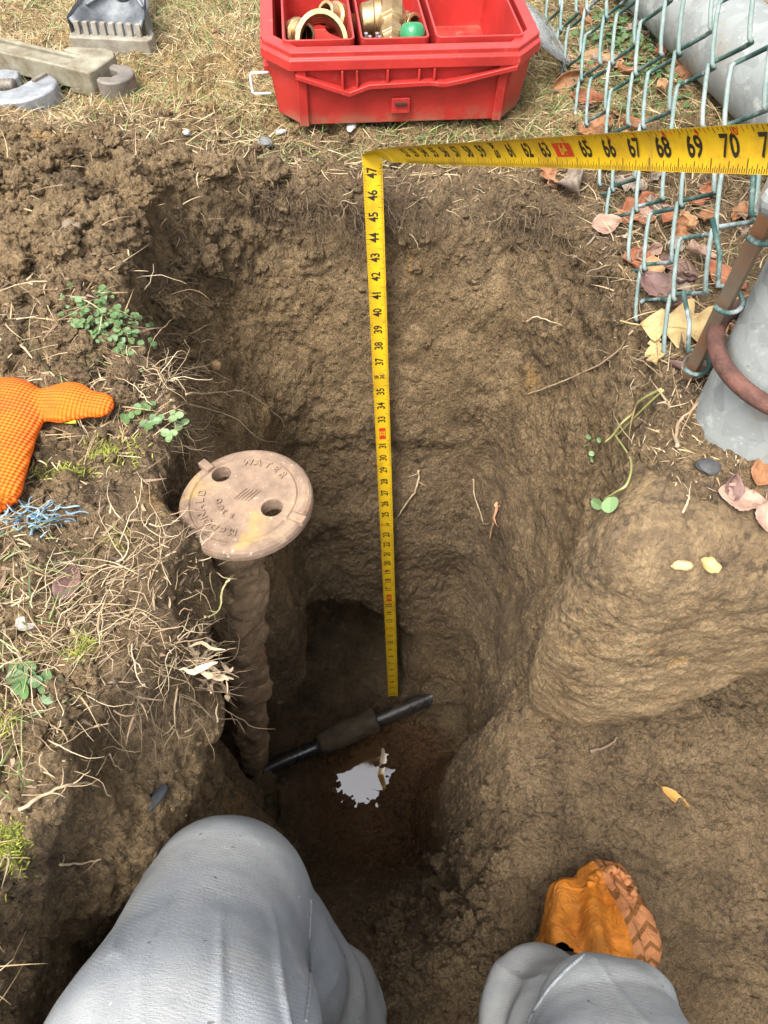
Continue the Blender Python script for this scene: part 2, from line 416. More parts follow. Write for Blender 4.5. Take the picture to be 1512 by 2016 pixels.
def scatter(name, pts, mat, big=False, **tg):
    Vs=[];Fs=[];T=[];b=0
    for (p,r) in pts:
        src,F = (random.choice(blobs3),IF3) if (r>.0075 or big) else (random.choice(blobs),IF)
        v=(src*r)@rotm().T+np.array(p); Vs.append(v);Fs.append(F+b); b+=len(v); T.append(np.full(len(v),random.random()))
    o=mesh_np(name,np.concatenate(Vs),np.concatenate(Fs),mat,tone=np.concatenate(T)); return tag(o,**tg)
pts=[]
for i in range(2600):                                  # spoil heap
    x=random.gauss(-.43,.17); y=random.gauss(.69,.10)
    if x<-.8 or y>.93: continue
    p,n=drop(x,y); 
    if p.z<-.2: continue
    r=min(.019,.0026*math.exp(random.expovariate(1.9))); pts.append((p+n*r*.15,r))
for i in range(1900):                                  # left bank and rims
    x=random.uniform(-.62,-.19); y=random.uniform(.0,.85); p,n=drop(x,y)
    if p.z<-.12: continue
    r=min(.012,.0022*math.exp(random.expovariate(2.2))); pts.append((p+n*r*.1,r))
for i in range(900):
    x=random.uniform(-.25,.5); y=random.uniform(.72,.98); p,n=drop(x,y)
    if p.z<-.2: continue
    r=min(.010,.002*math.exp(random.expovariate(2.2))); pts.append((p+n*r*.1,r))
for i in range(700):
    x=random.uniform(.16,.55); y=random.uniform(.3,.8); p,n=drop(x,y)
    if p.z<-.12: continue
    r=min(.009,.0018*math.exp(random.expovariate(2.4))); pts.append((p+n*r*.1,r))
for i in range(1500):                                  # crumbs on the walls and in the bottom, seen from the rim
    px=random.uniform(330,1250); py=random.uniform(430,2010); p,n=hit(px,py)
    r=min(.011,.0020*math.exp(random.expovariate(2.2)))
    if n.z<.35: r=min(r,.004)
    pts.append((p-n*r*.25,r))
for i in range(500):                                   # crumbled clay between the knees
    px=random.gauss(840,75); py=random.gauss(1830,110); p,n=hit(px,py); r=min(.02,.004*math.exp(random.expovariate(2.0))); pts.append((p,r))
scatter('soil_clods',pts,M['soil'],kind='stuff',label='loose brown soil clods and crumbs over the banks of the pit')

# ------------------------------------------------------------------ blades: grass, straw, roots
def blades(name, mat, items, kind='stuff', **tg):
    """items: (base, direction, length, width, droop, tone)"""
    n=len(items); K=5; A=np.zeros((n,K,2,3)); T=np.zeros((n,K,2))
    for i,(b,d,L,w,dr,tn) in enumerate(items):
        b=np.array(b); d=np.array(d); d=d/np.linalg.norm(d); s=np.cross(d,[random.gauss(0,.5),random.gauss(0,.5),1.0]); s/=max(1e-6,np.linalg.norm(s))
        bend=np.array([random.gauss(0,.35),random.gauss(0,.35),0]); 
        for k in range(K):
            t=k/(K-1); c=b+d*L*t+bend*L*t*t*.8+np.array([0,0,-dr*L*t*t]); ww=w*(1-t**1.6*.92)*.5
            A[i,k,0]=c-s*ww; A[i,k,1]=c+s*ww; T[i,k]=tn
    V=A.reshape(-1,3); base=(np.arange(n)*K*2)[:,None]; F=np.concatenate([base+np.array([2*k,2*k+1,2*k+3,2*k+2]) for k in range(K-1)])
    o=mesh_np(name,V,F,mat,tone=T.ravel()); return tag(o,kind=kind,**tg)
straw=varied('straw',[(.13,.085,.04,1),(.28,.19,.09,1),(.40,.29,.15,1),(.52,.42,.26,1),(.21,.12,.055,1)],.65)
green=varied('green_grass',[(.045,.085,.018,1),(.10,.16,.035,1),(.17,.22,.06,1),(.24,.26,.10,1)],.6)
mosscol=varied('moss',[(.09,.11,.015,1),(.22,.24,.03,1),(.33,.32,.06,1)],.8)
def rnd_items(n, region, mindz=-.1, up=.5, L=(.01,.035), w=(.0006,.0016), dr=.3, dens=None, z=.0):
    out=[]; tries=0
    while len(out)<n and tries<n*6:
        tries+=1; x=random.uniform(*region[0]); y=random.uniform(*region[1])
        if dens and random.random()>dens(x,y): continue
        p,nn=drop(x,y)
        if p.z<mindz: continue
        a=random.uniform(0,6.283); u=random.uniform(.05,up)
        out.append((p+Vector((0,0,z)),(math.cos(a),math.sin(a),u),random.uniform(*L),random.uniform(*w),random.uniform(0,dr),random.random()))
    return out
def nz(x,y,sc=6,seed=3): return float(vnoise(np.array([[x,y,.3]]),sc,seed)[0])
it =rnd_items(42000,((-.85,.62),(.90,1.6)),dens=lambda x,y: min(1,max(.10,(y-.90)*5))*(1 if x<.1 else .6),L=(.007,.028),up=.8,w=(.0005,.0012))
it+=rnd_items(2600,((-.6,.3),(.84,1.0)),dens=lambda x,y:.8,L=(.015,.045),up=.4)
it+=rnd_items(2600,((-.62,-.2),(-.05,.5)),dens=lambda x,y:nz(x,y,9)**2,L=(.008,.035),up=.4,w=(.0006,.0014))
it+=rnd_items(500,((-.62,-.2),(.5,.86)),dens=lambda x,y:nz(x,y,9)**2,L=(.015,.05),up=.4)
it+=rnd_items(3800,((.24,.7),(.45,1.3)),dens=lambda x,y:.35+.6*nz(x,y,9),L=(.02,.06),up=.5,w=(.0006,.0018))
it+=rnd_items(900,((.16,.5),(.3,.6)),dens=lambda x,y:nz(x,y,12),L=(.004,.015),up=.4)
blades('dry_grass',straw,it,label='dry straw coloured grass over the ground around the pit')
it =rnd_items(9500,((-.85,.35),(.86,1.55)),dens=lambda x,y: max(0,nz(x,y,5,8)-.30)*2.2*(1.3 if y<1.02 else .5),L=(.01,.03),up=1.2)
it+=rnd_items(900,((-.6,-.2),(0,.5)),dens=lambda x,y:max(0,nz(x,y,9,8)-.5)*2,L=(.015,.045),up=1.0)
it+=rnd_items(2000,((.27,.7),(.6,1.4)),dens=lambda x,y:max(0,nz(x,y,7,8)-.42)*2.4,L=(.012,.035),up=1.0)
blades('green_grass',green,it,label='short green grass patches between the straw')
it=[]
for (px,py,rx,ry,n) in ((225,890,60,28,420),(120,930,60,18,260),(160,1275,28,28,260),(25,1670,32,55,420),(60,1330,25,30,80),(30,1430,25,40,160),(230,1060,20,20,60)):
    for k in range(n):
        p,nn=hit(px+random.gauss(0,rx*.5),py+random.gauss(0,ry*.5)); a=random.uniform(0,6.28); it.append((p,(math.cos(a),math.sin(a),.9),random.uniform(.003,.008),.0012,.1,random.random()))
blades('moss_patches',mosscol,it,label='yellow green moss growing on the left bank')
# fine roots out of the cut topsoil, and pale bent stalks over the rim
rootm=varied('root',[(.06,.04,.022,1),(.12,.08,.045,1),(.22,.16,.095,1),(.10,.062,.035,1)],.85)
def strand(p,d,L,steps=10,wob=.35,g=-.04):
    pts=[Vector(p)]; d=Vector(d).normalized()
    for k in range(steps):
        d=(d+Vector((random.gauss(0,wob),random.gauss(0,wob),random.gauss(0,wob)+g))*.5).normalized(); pts.append(pts[-1]+d*(L/steps))
    return pts
def strands(name, mat, lst, n=4, **tg):
    mb=MB(); T=[]
    for pts,r,tn in lst:
        b=len(mb.v); rr=[r*(1-.75*i/(len(pts)-1)) for i in range(len(pts))]; mb.tube(pts,rr,n); T+= [tn]*(len(mb.v)-b)
    return tag(mesh_np(name,mb.v,mb.f,mat,tone=T),**tg)
L=[]
for k in range(1500):
    px=random.uniform(420,1240); py=random.gauss(400,42)+22*math.sin(px*.02) if px<1100 else random.gauss(470,60)
    if vnoise(np.array([[px,py,0.]]),.012,5)[0]<.5: continue
    p,n=hit(px,py,.001); L.append((strand(p,n+Vector((random.gauss(0,.8),-.2,-.5)),random.uniform(.008,.04),8,.65,-.15),random.uniform(.0002,.0006),random.random()))
for k in range(260):
    px=random.gauss(470,190); py=random.gauss(1290,45)+(470-px)*.35
    if px>455 or px<40: continue
    p,n=hit(px,py,.001); L.append((strand(p,n+Vector((random.gauss(0,.8),-.2,-.3)),random.uniform(.012,.05),8,.5,-.15),random.uniform(.0003,.0008),random.random()))
for k in range(240):
    px=random.uniform(300,420); py=random.uniform(430,900); p,n=hit(px,py,.001); L.append((strand(p,n+Vector((random.gauss(0,.8),0,-.3)),random.uniform(.01,.04),8,.5,-.1),random.uniform(.0003,.0007),random.random()))
strands('fine_roots',rootm,L,3,kind='stuff',label='fine roots hanging out of the cut topsoil')
L=[]
stalkm=varied('dry_stalk',[(.20,.13,.065,1),(.38,.28,.16,1),(.52,.42,.27,1),(.28,.17,.095,1)],.7)
for (px,py,sx,sy,n,Lm,lift) in ((330,740,45,35,95,.07,.008),(250,1110,90,45,90,.075,.006),(130,1200,90,60,120,.07,.004),(380,1090,40,30,26,.06,.006),(60,1320,60,80,90,.06,.004),(240,1250,60,45,70,.065,.006),(90,1440,50,50,55,.06,.004),(250,600,90,60,34,.07,.004),(350,1290,30,18,55,.055,.006),(1250,700,50,90,40,.05,.004),(1280,420,90,60,60,.05,.004),(560,330,120,30,70,.05,.003),(900,400,120,30,60,.05,.003),(1330,470,80,60,80,.06,.006)):
    for k in range(n):
        p,nn=hit(random.gauss(px,sx),random.gauss(py,sy),lift*random.random()); a=random.uniform(0,6.28)
        L.append((strand(p,Vector((math.cos(a),math.sin(a),.2)),random.uniform(.15,.85)*Lm,8,.55,-.03),random.uniform(.00025,.0007),random.random()))
strands('dead_stalks',stalkm,L,4,kind='stuff',label='pale dead grass stalks lying matted over the bank edges')

litm=varied('brown_litter',[(.07,.045,.028,1),(.16,.10,.06,1),(.27,.185,.115,1),(.11,.065,.04,1),(.36,.27,.17,1)],.8)
it=rnd_items(3200,((-.62,-.12),(-.02,.62)),mindz=-.07,dens=lambda x,y:.25+.75*nz(x,y,10,12),L=(.004,.020),up=.35,w=(.001,.0034),dr=.6)
it+=rnd_items(2600,((.20,.7),(.40,1.3)),mindz=-.07,dens=lambda x,y:.3+.7*nz(x,y,10,12),L=(.004,.022),up=.4,w=(.001,.004),dr=.6)
it+=rnd_items(900,((-.6,.3),(.82,1.0)),mindz=-.07,L=(.004,.016),up=.35,w=(.001,.003),dr=.6)
blades('leaf_litter',litm,it,label='broken brown leaf and straw litter over the banks')
# helper: a strand through given picture points standing off the ground by given lifts
def through(pp, lift=.004):
    return [hit(x,y,lift if not hasattr(lift,'__len__') else lift[i])[0] for i,(x,y) in enumerate(pp)]
def smooth_pts(pts, m=4):
    out=[]; n=len(pts)
    for i in range(n-1):
        p0,p1,p2,p3=pts[max(i-1,0)],pts[i],pts[i+1],pts[min(i+2,n-1)]
        for k in range(m):
            t=k/m; out.append(.5*((2*p1)+(-p0+p2)*t+(2*p0-5*p1+4*p2-p3)*t*t+(-p0+3*p1-3*p2+p3)*t**3))
    out.append(pts[-1]); return out

# ------------------------------------------------------------------ TAPE MEASURE
yel=NT('tape_yellow'); yl=yel.mix((.60,.38,.014,1),(.44,.26,.018,1),yel.map(yel.noise(28,6,.7),.45,.7)); yl=yel.mix(yl,(.22,.13,.03,1),yel.map(yel.noise(130,5,.7),.62,.75,0,.7)); yl=yel.mix(yl,(.26,.17,.05,1),yel.map(yel.noise(11,7,.8,dist=.6),.52,.72,0,.5))
yel.set(yl,.32,0,yel.bump(yel.noise(200,4),.0002,.5),Specular_IOR_Level=.5)
inkb=simple('ink_black',(.012,.012,.010,1),(.02,.018,.01,1),.5); inkr=simple('ink_red',(.50,.035,.012,1),(.4,.03,.01,1),.5); back=simple('tape_back',(.55,.55,.50,1),(.40,.40,.36,1),.3)
camR=Vector((1,0,0)); camU=Vector((0,SP,CP)); camF=Vector((0,CP,-SP))
def tape_c(s):
    T=C0+camR*(-.0150)+camU*(.397)+camF*.825
    if s>=47.3:
        q=s-47.3+.25; return C0+camR*(.0473+.00785*(s-55))+camU*(.3167-.01003*(s-55))+camF*(.656-.0211*(s-55))
    T=tape_c(47.3); B=P(774,1366,1.655); return B+(T-B)*((s-1.7)/45.6)
TW=.0222
def tape_frame(s):
    e=.15; d=(tape_c(s+e)-tape_c(s-e)).normalized()
    if s<47.0:
        w=Vector((-1,0,0)); w=Vector((-math.cos(R(8)),math.sin(R(8))*0,0))
    else:
        tab=[(47.0,88),(47.6,84),(48.3,74),(49,66),(51,60),(55,52),(60,47),(64,43),(68,35),(70,31),(80,26)]
        ang=np.interp(s,[a for a,b in tab],[b for a,b in tab])
        u=(camU-d*camU.dot(d)).normalized(); v=d.cross(u).normalized()      # v: towards/away
        if v.dot(camR)<0: v=-v
        w=u*math.cos(R(ang)) - v*math.sin(R(ang))
        if s<47.8: w=w.lerp(Vector((-1,0,0)),(47.8-s)/.8).normalized()
    w=(w-d*w.dot(d)).normalized(); n=d.cross(w)
    if n.dot((C0-tape_c(s)))<0 and s>50: n=-n
    return d,w,n
tape=thing('tape_measure',tape_c(1.5),'yellow steel tape measure let down the pit and folded towards the fence','tape measure')
def tape_pt(s,v,h=0.0):                     # v -1..1 across (+ = towards the tops of the numbers)
    d,w,n=tape_frame(s); return tape_c(s)+w*(v*TW/2)+n*(.0028*(v*v-1)*-1*-1 + h)
class TB(MB): pass
tb=TB(); mats=[yel.m,inkb,inkr,back]
ss_=list(np.arange(1.2,46.8,.5))+list(np.arange(46.8,49,.1))+list(np.arange(49,78.1,.25)); vs=np.linspace(-1,1,7)
rows=[[tape_pt(s,v) for v in vs] for s in ss_]; 
Vf=[p for r in rows for p in r]; n7=7
tb.cur=0; tb.add(Vf,[(i*7+j,(i+1)*7+j,(i+1)*7+j+1,i*7+j+1) for i in range(len(ss_)-1) for j in range(6)])
rows=[[tape_pt(s,v,-.00035) for v in vs] for s in ss_]
tb.cur=3; tb.add([p for r in rows for p in r],[(i*7+j,i*7+j+1,(i+1)*7+j+1,(i+1)*7+j) for i in range(len(ss_)-1) for j in range(6)])
def patch(s0,s1,v0,v1,mi,h=.00022,k=2):
    tb.cur=mi; V=[]; 
    for i in range(k+1):
        for j in range(k+1): V.append(tape_pt(s0+(s1-s0)*i/k,v0+(v1-v0)*j/k,h))
    m=k+1; tb.add(V,[(i*m+j,(i+1)*m+j,(i+1)*m+j+1,i*m+j+1) for i in range(k) for j in range(k)])
def text_tris(txt, bold=.035):
    c=bpy.data.curves.new('t','FONT'); c.body=txt; c.size=1; c.offset=bold*.7; c.resolution_u=3; c.align_x='CENTER'
    o=bpy.data.objects.new('t',c); COL.objects.link(o); bpy.context.view_layer.update()
    me=bpy.data.meshes.new_from_object(o.evaluated_get(bpy.context.evaluated_depsgraph_get()))
    V=[v.co.copy() for v in me.vertices]; F=[tuple(p.vertices) for p in me.polygons]
    bpy.data.objects.remove(o); bpy.data.meshes.remove(me); bpy.data.curves.remove(c); return V,F
cache={}
def put_text(txt,s,v,hgt,mi,sx=1.0,h=.0003):
    if txt not in cache: cache[txt]=text_tris(txt)
    V,F=cache[txt]; tb.cur=mi; k=hgt/.72
    tb.add([tape_pt(s+p.x*k*sx/.0254, v+(p.y*k)/(TW/2), h) for p in V],F)
for s in list(range(2,48))+list(range(52,78)):
    ctr=s-.33 if False else s-.42
    if s%16==0:
        patch(s-.95,s-.10,-.38,.50,2); put_text(str(s),s-.52,-.25,.0078,0,.85,.0004)
    elif s%12==0:
        put_text(str(s),s-.45,-.45,.0068,1,.85); put_text('%dF'%(s//12),s-.45,.28,.0058,2 if s<36 else 1,.9)
    else: put_text(str(s),s-.45,-.36,.0112,1,.80)
    if s>60: put_text(str(s-60),s-.25,.55,.0042,2,.9)
    for q in range(16):
        f=s-1+q/16; 
        ln=.62 if q==0 else .44 if q==8 else .34 if q%4==0 else .26 if q%2==0 else .18
        if s<30 and q%2: continue
        if q==0:
            patch(f-.012,f+.012,-.97,-.42,1,k=1)
        else: patch(f-.010,f+.010,-.97,-.97+ln,1,k=1)
        if q%2==0: patch(f-.008,f+.008,.97-(.30 if q%4==0 else .18),.97,1 if q else 2,k=1)
bl=mesh_np('blade',tb.v,tb.f,mats,None,True,midx=tb.mi); bl.parent=tape; bl.matrix_parent_inverse=Matrix.Translation(-tape.location)

def adopt(o,par):
    o.parent=par; bpy.context.view_layer.update(); o.matrix_parent_inverse=par.matrix_world.inverted(); return o

# ------------------------------------------------------------------ CURB BOX: lid with two holes on an encrusted riser
lidc=Vector((-.1190,.372,-.027)); box=thing('curb_box',(-.225,.386,-.78),'rusty round cast iron curb box lid with two holes on a soil crusted stem','curb box')
rust=NT('rusty_iron'); f1=rust.ramp(rust.noise(32,8,.7),[(.3,(.105,.070,.048,1)),(.48,(.205,.140,.098,1)),(.62,(.26,.18,.120,1)),(.8,(.35,.26,.165,1))])
f1=rust.mix(f1,(.36,.23,.075,1),rust.map(rust.noise(17,5,.6,dist=.5),.55,.68,0,.7)); f1=rust.mix(f1,(.34,.14,.07,1),rust.map(rust.noise(24,5,.7,out=0),.6,.72,0,.5)); f1=rust.mix(f1,(.10,.075,.05,1),rust.map(rust.noise(48,7,.8,dist=.6),.56,.70,0,.55)); f1=rust.mix(f1,(.50,.42,.31,1),rust.map(rust.noise(150,4,.7),.60,.70,0,.6))
rust.set(f1,.85,0,rust.bump(rust.noise(260,6,.7),.0010,.9,rust.bump(rust.noise(60,5),.0012,.6)),Specular_IOR_Level=.25)
LR=.0580
def lid():
    mb=MB(); rings=[(0,.0),(.2,0),(.4,0),(.6,0),(.74,.0),(.765,.0),(.785,-.0016),(.805,-.0016),(.83,0.0002),(.90,.0),(.95,-.0012),(.985,-.0035),(1.0,-.0075),(.995,-.012),(.96,-.0135)]
    # top as a fine grid with holes cut by boolean afterwards
    n=96; V=[(0,0,.0)]; 
    for r,z in rings[1:]:
        for k in range(n): t=2*math.pi*k/n; V.append((LR*r*math.cos(t),LR*r*math.sin(t),z))
    F=[(0,1+k,1+(k+1)%n) for k in range(n)]
    for i in range(len(rings)-2):
        for k in range(n): a=1+i*n+k; b=1+i*n+(k+1)%n; F.append((a,a+n,b+n,b))
    m=1+(len(rings)-2)*n; F.append(tuple(range(m,m+n))[::-1]); mb.add(V,F)
    o=mb.build('lid',rust.m)
    return o
lid_o=lid(); o2=MB(); hp=[(-.0238,.0270,.0078),(.0250,-.0130,.0084)]
for x,y,r in hp: o2.lathe([(r*1.12,-.03),(r*1.12,.0),(r*1.45,.006)],T=lambda v,x=x,y=y:v+Vector((x,y,0)),n=24)
cut=o2.build('cutter',rust.m); b=lid_o.modifiers.new('holes','BOOLEAN'); b.object=cut; b.operation='DIFFERENCE'; b.solver='EXACT'
bpy.context.view_layer.update(); me=bpy.data.meshes.new_from_object(lid_o.evaluated_get(bpy.context.evaluated_depsgraph_get())); lid_o.modifiers.clear(); lid_o.data=me; bpy.data.objects.remove(cut)
for p in me.polygons: p.use_smooth = False
# raised lettering, lugs and worn bars
lm=MB()
def ring_text(txt, r, a0, step, size, mir=False):
    for i,ch in enumerate(txt):
        V,F=text_tris(ch,.03); a=R(a0-i*step); c=Vector((r*math.cos(a),r*math.sin(a),0)); up_=Vector((math.cos(a),math.sin(a),0)); rt=Vector((up_.y,-up_.x,0))
        if mir: up_=-up_; rt=-rt
        k=size/.72; vv=[c+rt*p.x*k+up_*(p.y*k-size/2) for p in V]; nn=len(vv)
        lm.add([v+Vector((0,0,.0016)) for v in vv],F)
        # side skirts from polygon edges
        ed={}
        for f in F:
            for q in range(len(f)): e=(f[q],f[(q+1)%len(f)]); ed[tuple(sorted(e))]=ed.get(tuple(sorted(e)),0)+1
        for (p0,p1),cnt in ed.items():
            if cnt==1: lm.add([vv[p0]+Vector((0,0,.0016)),vv[p1]+Vector((0,0,.0016)),vv[p1]+Vector((0,0,-.0003)),vv[p0]+Vector((0,0,-.0003))],[(0,1,2,3)])
ring_text('McDONALD',.0385,262,13,.0068)
ring_text('CO',.022,212,22,.0048); ring_text('83',.022,248,22,.0048)
ring_text('WATER',.039,92,14,.0066)
for k in range(5):
    a=R(48); c=Vector((-.004+k*.003,.004+k*-.0008,0)); d=Vector((math.cos(a),math.sin(a),0)); lm.box(c+Vector((0,0,.0003)),(.014,.0014,.0016),Matrix.Rotation(a,3,'Z'))
let=lm.build('raised_lettering',rust.m); 
lugs=[]
for a in (R(136),R(-28)):
    lg=MB(); c=Vector((math.cos(a),math.sin(a),0))*LR*.93; lg.box(c+Vector((0,0,-.001)),(.014,.008,.007),Matrix.Rotation(a,3,'Z')); lugs.append(lg.build('lug',rust.m,bevel=.0012))
LM=Matrix.Translation(lidc)@Matrix.Rotation(R(-4),4,'Y')@Matrix.Rotation(R(-3),4,'X')
for o in [lid_o,let]+lugs: o.matrix_world=LM
bpy.context.view_layer.update()
adopt(lid_o,box); adopt(let,lid_o); [adopt(q,lid_o) for q in lugs]
def stem_fn(p):
    a=(-.134,.369,-.03); b=(-.232,.392,-.86); d=rcone(p,a,b,.0250,.0245); q=p.reshape(-1,3)
    lump=np.clip((-.075-p[...,2])/.05,0,1)
    return d-(fbm(q,11,2,5).reshape(d.shape)*.011+.002)*lump-(fbm(q,34,3,7).reshape(d.shape)*.011)*lump
Vs,Qs=sdf_mesh(stem_fn,(-.30,.30,-.9),(-.06,.46,-.03),.004)
N=vnormals(Vs,Qs); Vs=Vs+N*((fbm(Vs,130,3,6)*.0045)*np.clip((-.07-Vs[:,2])/.04,0,1))[:,None]
crust=NT('stem_crust'); cc=crust.ramp(crust.noise(22,8,.7),[(.3,(.095,.058,.030,1)),(.5,(.21,.138,.076,1)),(.75,(.33,.225,.13,1))]); cc=crust.mix(cc,(.20,.075,.03,1),crust.map(crust.noise(13,4),.58,.7,0,.7))
crust.set(cc,.9,0,crust.bump(crust.noise(190,7,.7),.003,1))
adopt(mesh_np('stem',Vs,Qs,crust.m),box)

# ------------------------------------------------------------------ WATER PIPE with muddy coupling
pa=C0+ray(520,1512)*((-1.10-CAMZ)/ray(520,1512).z); pb=C0+ray(850,1368)*((-1.085-CAMZ)/ray(850,1368).z); dp=(pb-pa).normalized()
pipe=thing('water_pipe',pa,'black plastic water pipe crossing the bottom of the pit','pipe')
blk=simple('black_poly_pipe',(.014,.015,.017,1),(.045,.038,.03,1),.28,sc=14,bsc=120,bd=.0006,Specular_IOR_Level=.7)
def lump_tube(name,a,b,r,amp,mat,par,n=40,m=24,seed=1):
    mb=MB(); mb.tube([a.lerp(b,i/n) for i in range(n+1)],[r*(1 if 0<i<n else .8) for i in range(n+1)],m); V=np.array([v[:] for v in mb.v]); c=np.array([(a.lerp(b,i/n))[:] for i in range(n+1) for k in range(m)])
    nn=V-c; nn/=np.linalg.norm(nn,axis=1,keepdims=True); V=V+nn*(fbm(V,30,4,seed)*amp+fbm(V,120,2,seed)*amp*.3)[:,None]
    return adopt(mesh_np(name,V,mb.f,mat),par)
pw=lump_tube('pipe_wall',pa-dp*.03+Vector((0,0,-.01)),pb+dp*.02+Vector((0,0,-.012)),.0165,.0016,blk,pipe)
mudc=simple('caked_mud',(.10,.074,.044,1),(.055,.040,.024,1),.8,sc=30,bsc=200,bd=.002)
ca=pa.lerp(pb,.31); cb=pa.lerp(pb,.66); lump_tube('coupling',ca,cb,.0262,.009,mudc,pipe,30,28,3)
lump_tube('pipe_insert',ca-dp*.004,ca+dp*.0,.021,.001,blk,pipe,4,20,4)

def mud(p,r,label,sh=(1,1,.8)):
    v=IV3*(1+fbm(IV3+p.x*9,1.3,3,4)*.5+(.5-worley(IV3+p.y*7,2.6,3))*.25)[:,None]*np.array(sh)*r+np.array(p[:])
    return tag(mesh_np('mud_lump',v,IF3,M['soil']),label,'mud lump')
mud(pb+dp*.022+Vector((.004,.0,-.012)),.036,'wet mud lump burying the right end of the black pipe',(1.25,.9,.75))
mud(pa-dp*.012+Vector((0,-.012,-.022)),.034,'dark mud lump under the left end of the black pipe at the stem')
# ------------------------------------------------------------------ FENCE POST with footing, rust ring
galv=NT('galvanized'); gcol=galv.ramp(galv.vor(60,out='Color'),[(.0,(.20,.215,.205,1)),(1,(.31,.33,.315,1))]); gcol=galv.mix(gcol,(.145,.16,.155,1),galv.map(galv.noise(9,8,.75,dist=.4),.5,.72,0,.7)); gcol=galv.mix(gcol,(.50,.52,.48,1),galv.map(galv.noise(26,7,.85),.52,.66,0,.75)); gcol=galv.mix(gcol,(.26,.17,.09,1),galv.map(galv.noise(7,7,.75),.56,.70,0,.6)); gcol=galv.mix(gcol,(.10,.11,.10,1),galv.map(galv.noise(55,6,.8),.60,.68,0,.7))
galv.set(gcol,.68,.05,galv.bump(galv.noise(70,6,.7),.0007,.8))
postc=Vector((.332,.447,0)); post=thing('fence_post',postc+Vector((0,0,-.03)),'thick grey galvanized fence post with a rusty ring at the edge of the pit','fence post')
mb=MB(); n=28; mb.lathe([(.052,-.12+i*.1) for i in range(18)],T=lambda v:v+postc,n=64,cap=False); adopt(mb.build('post_tube',galv.m,smooth=True),post)
ringm=simple('rusted_steel',(.12,.050,.034,1),(.055,.024,.018,1),.85,sc=60,bsc=140,bd=.003)
mb=MB(); tilt=Matrix.Rotation(R(5),3,'Y')@Matrix.Rotation(R(3),3,'X')
mb.tube([postc+Vector((0,0,.062))+tilt@Vector((.0635*math.cos(a),.0635*math.sin(a),0)) for a in np.linspace(0,2*math.pi,64,endpoint=False)],.0070,14,closed=True)
o=mb.build('rust_ring',ringm,smooth=True); adopt(o,post)
mb=MB(); 
mb.lathe([(.0545,.209),(.0565,.210),(.0565,.233),(.0545,.234)],T=lambda v:v+postc,n=48)
mb.box(postc+Vector((-.074,-.026,.222)),(.050,.006,.022))
mb.lathe([(.0135,0),(.0135,.004),(.010,.009),(.004,.011)],T=lambda v:postc+Vector((-.088,-.030,.222))+Vector((v.x,-v.z,v.y)),n=20)
o=mb.build('tension_band',galv.m,smooth=False); adopt(o,post)
def foot_fn(p):
    x,y,z=p[...,0],p[...,1],p[...,2]; q=p.reshape(-1,3)
    c=np.array([.445,.405]); hx,hy=.268,.082; rad=.075; x=x-np.clip(y-.34,0,.2)*.75*ss(x,.5,.3)
    dx=np.abs(x-c[0])-hx+rad; dy=np.abs(y-c[1])-hy+rad
    d=np.sqrt(np.maximum(dx,0)**2+np.maximum(dy,0)**2)+np.minimum(np.maximum(dx,dy),0)-rad
    d=d-.022*np.sin(np.clip(-z,0,.5)*6)
    zb=-.51+np.clip(x-.20,0,1)*1.05
    d=smax(d,zb-z,.05); d=smax(d,z+.010+.22*np.clip(.40-y,0,1)+.08*np.clip(.27-x,0,1),.05)
    return d-(fbm(q,7,3,4).reshape(d.shape)*.016)-(fbm(q,30,2,4).reshape(d.shape)*.004)
Vf_,Qf=sdf_mesh(foot_fn,(.12,.26,-.58),(.74,.72,.04),.0075); Vf_,Qf=subdivide(Vf_,Qf); N=vnormals(Vf_,Qf)
Vf_=Vf_+N*(fbm(Vf_*[1,1,2],28,3,9)*.0035+fbm(Vf_,110,3,9,.7)*.0034+(.5-worley(Vf_,60,4))*.0016)[:,None]
ftm=soil_material('footing_clay',True)
adopt(mesh_np('footing',Vf_,Qf,ftm),post)
fbv=BVHTree.FromPolygons([tuple(v) for v in Vf_.tolist()],Qf.tolist())
def hitf(px,py,lift=0):
    r=ray(px,py).normalized(); h=fbv.ray_cast(C0,r); g=bvh.ray_cast(C0,r)
    if h[0] is None or (g[0] is not None and g[3]<h[3]): return hit(px,py,lift)
    n=h[1] if h[1].dot(r)<0 else -h[1]; return h[0]+n*lift,n

# ------------------------------------------------------------------ CHAIN LINK FENCE standing along the right side
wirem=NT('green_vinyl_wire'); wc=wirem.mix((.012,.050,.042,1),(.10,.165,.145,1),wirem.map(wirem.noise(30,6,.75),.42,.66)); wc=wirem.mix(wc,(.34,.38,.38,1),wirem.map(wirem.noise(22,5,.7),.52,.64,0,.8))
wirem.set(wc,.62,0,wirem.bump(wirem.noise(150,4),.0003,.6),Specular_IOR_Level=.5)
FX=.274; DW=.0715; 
wirew=NT('pale_vinyl_wire'); wc2=wirew.mix((.125,.175,.160,1),(.23,.265,.25,1),wirew.map(wirew.noise(30,6,.75),.42,.66)); wc2=wirew.mix(wc2,(.10,.19,.18,1),wirew.map(wirew.noise(26,5,.7),.54,.66,0,.8))
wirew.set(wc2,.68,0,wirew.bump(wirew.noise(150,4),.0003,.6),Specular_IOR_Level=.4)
fence=thing('chain_link_fence',(FX,.50,0),'green vinyl coated chain link fence running along the right side of the pit','fence')
mb=MB(); NR=9; r=.0021; y0=.535
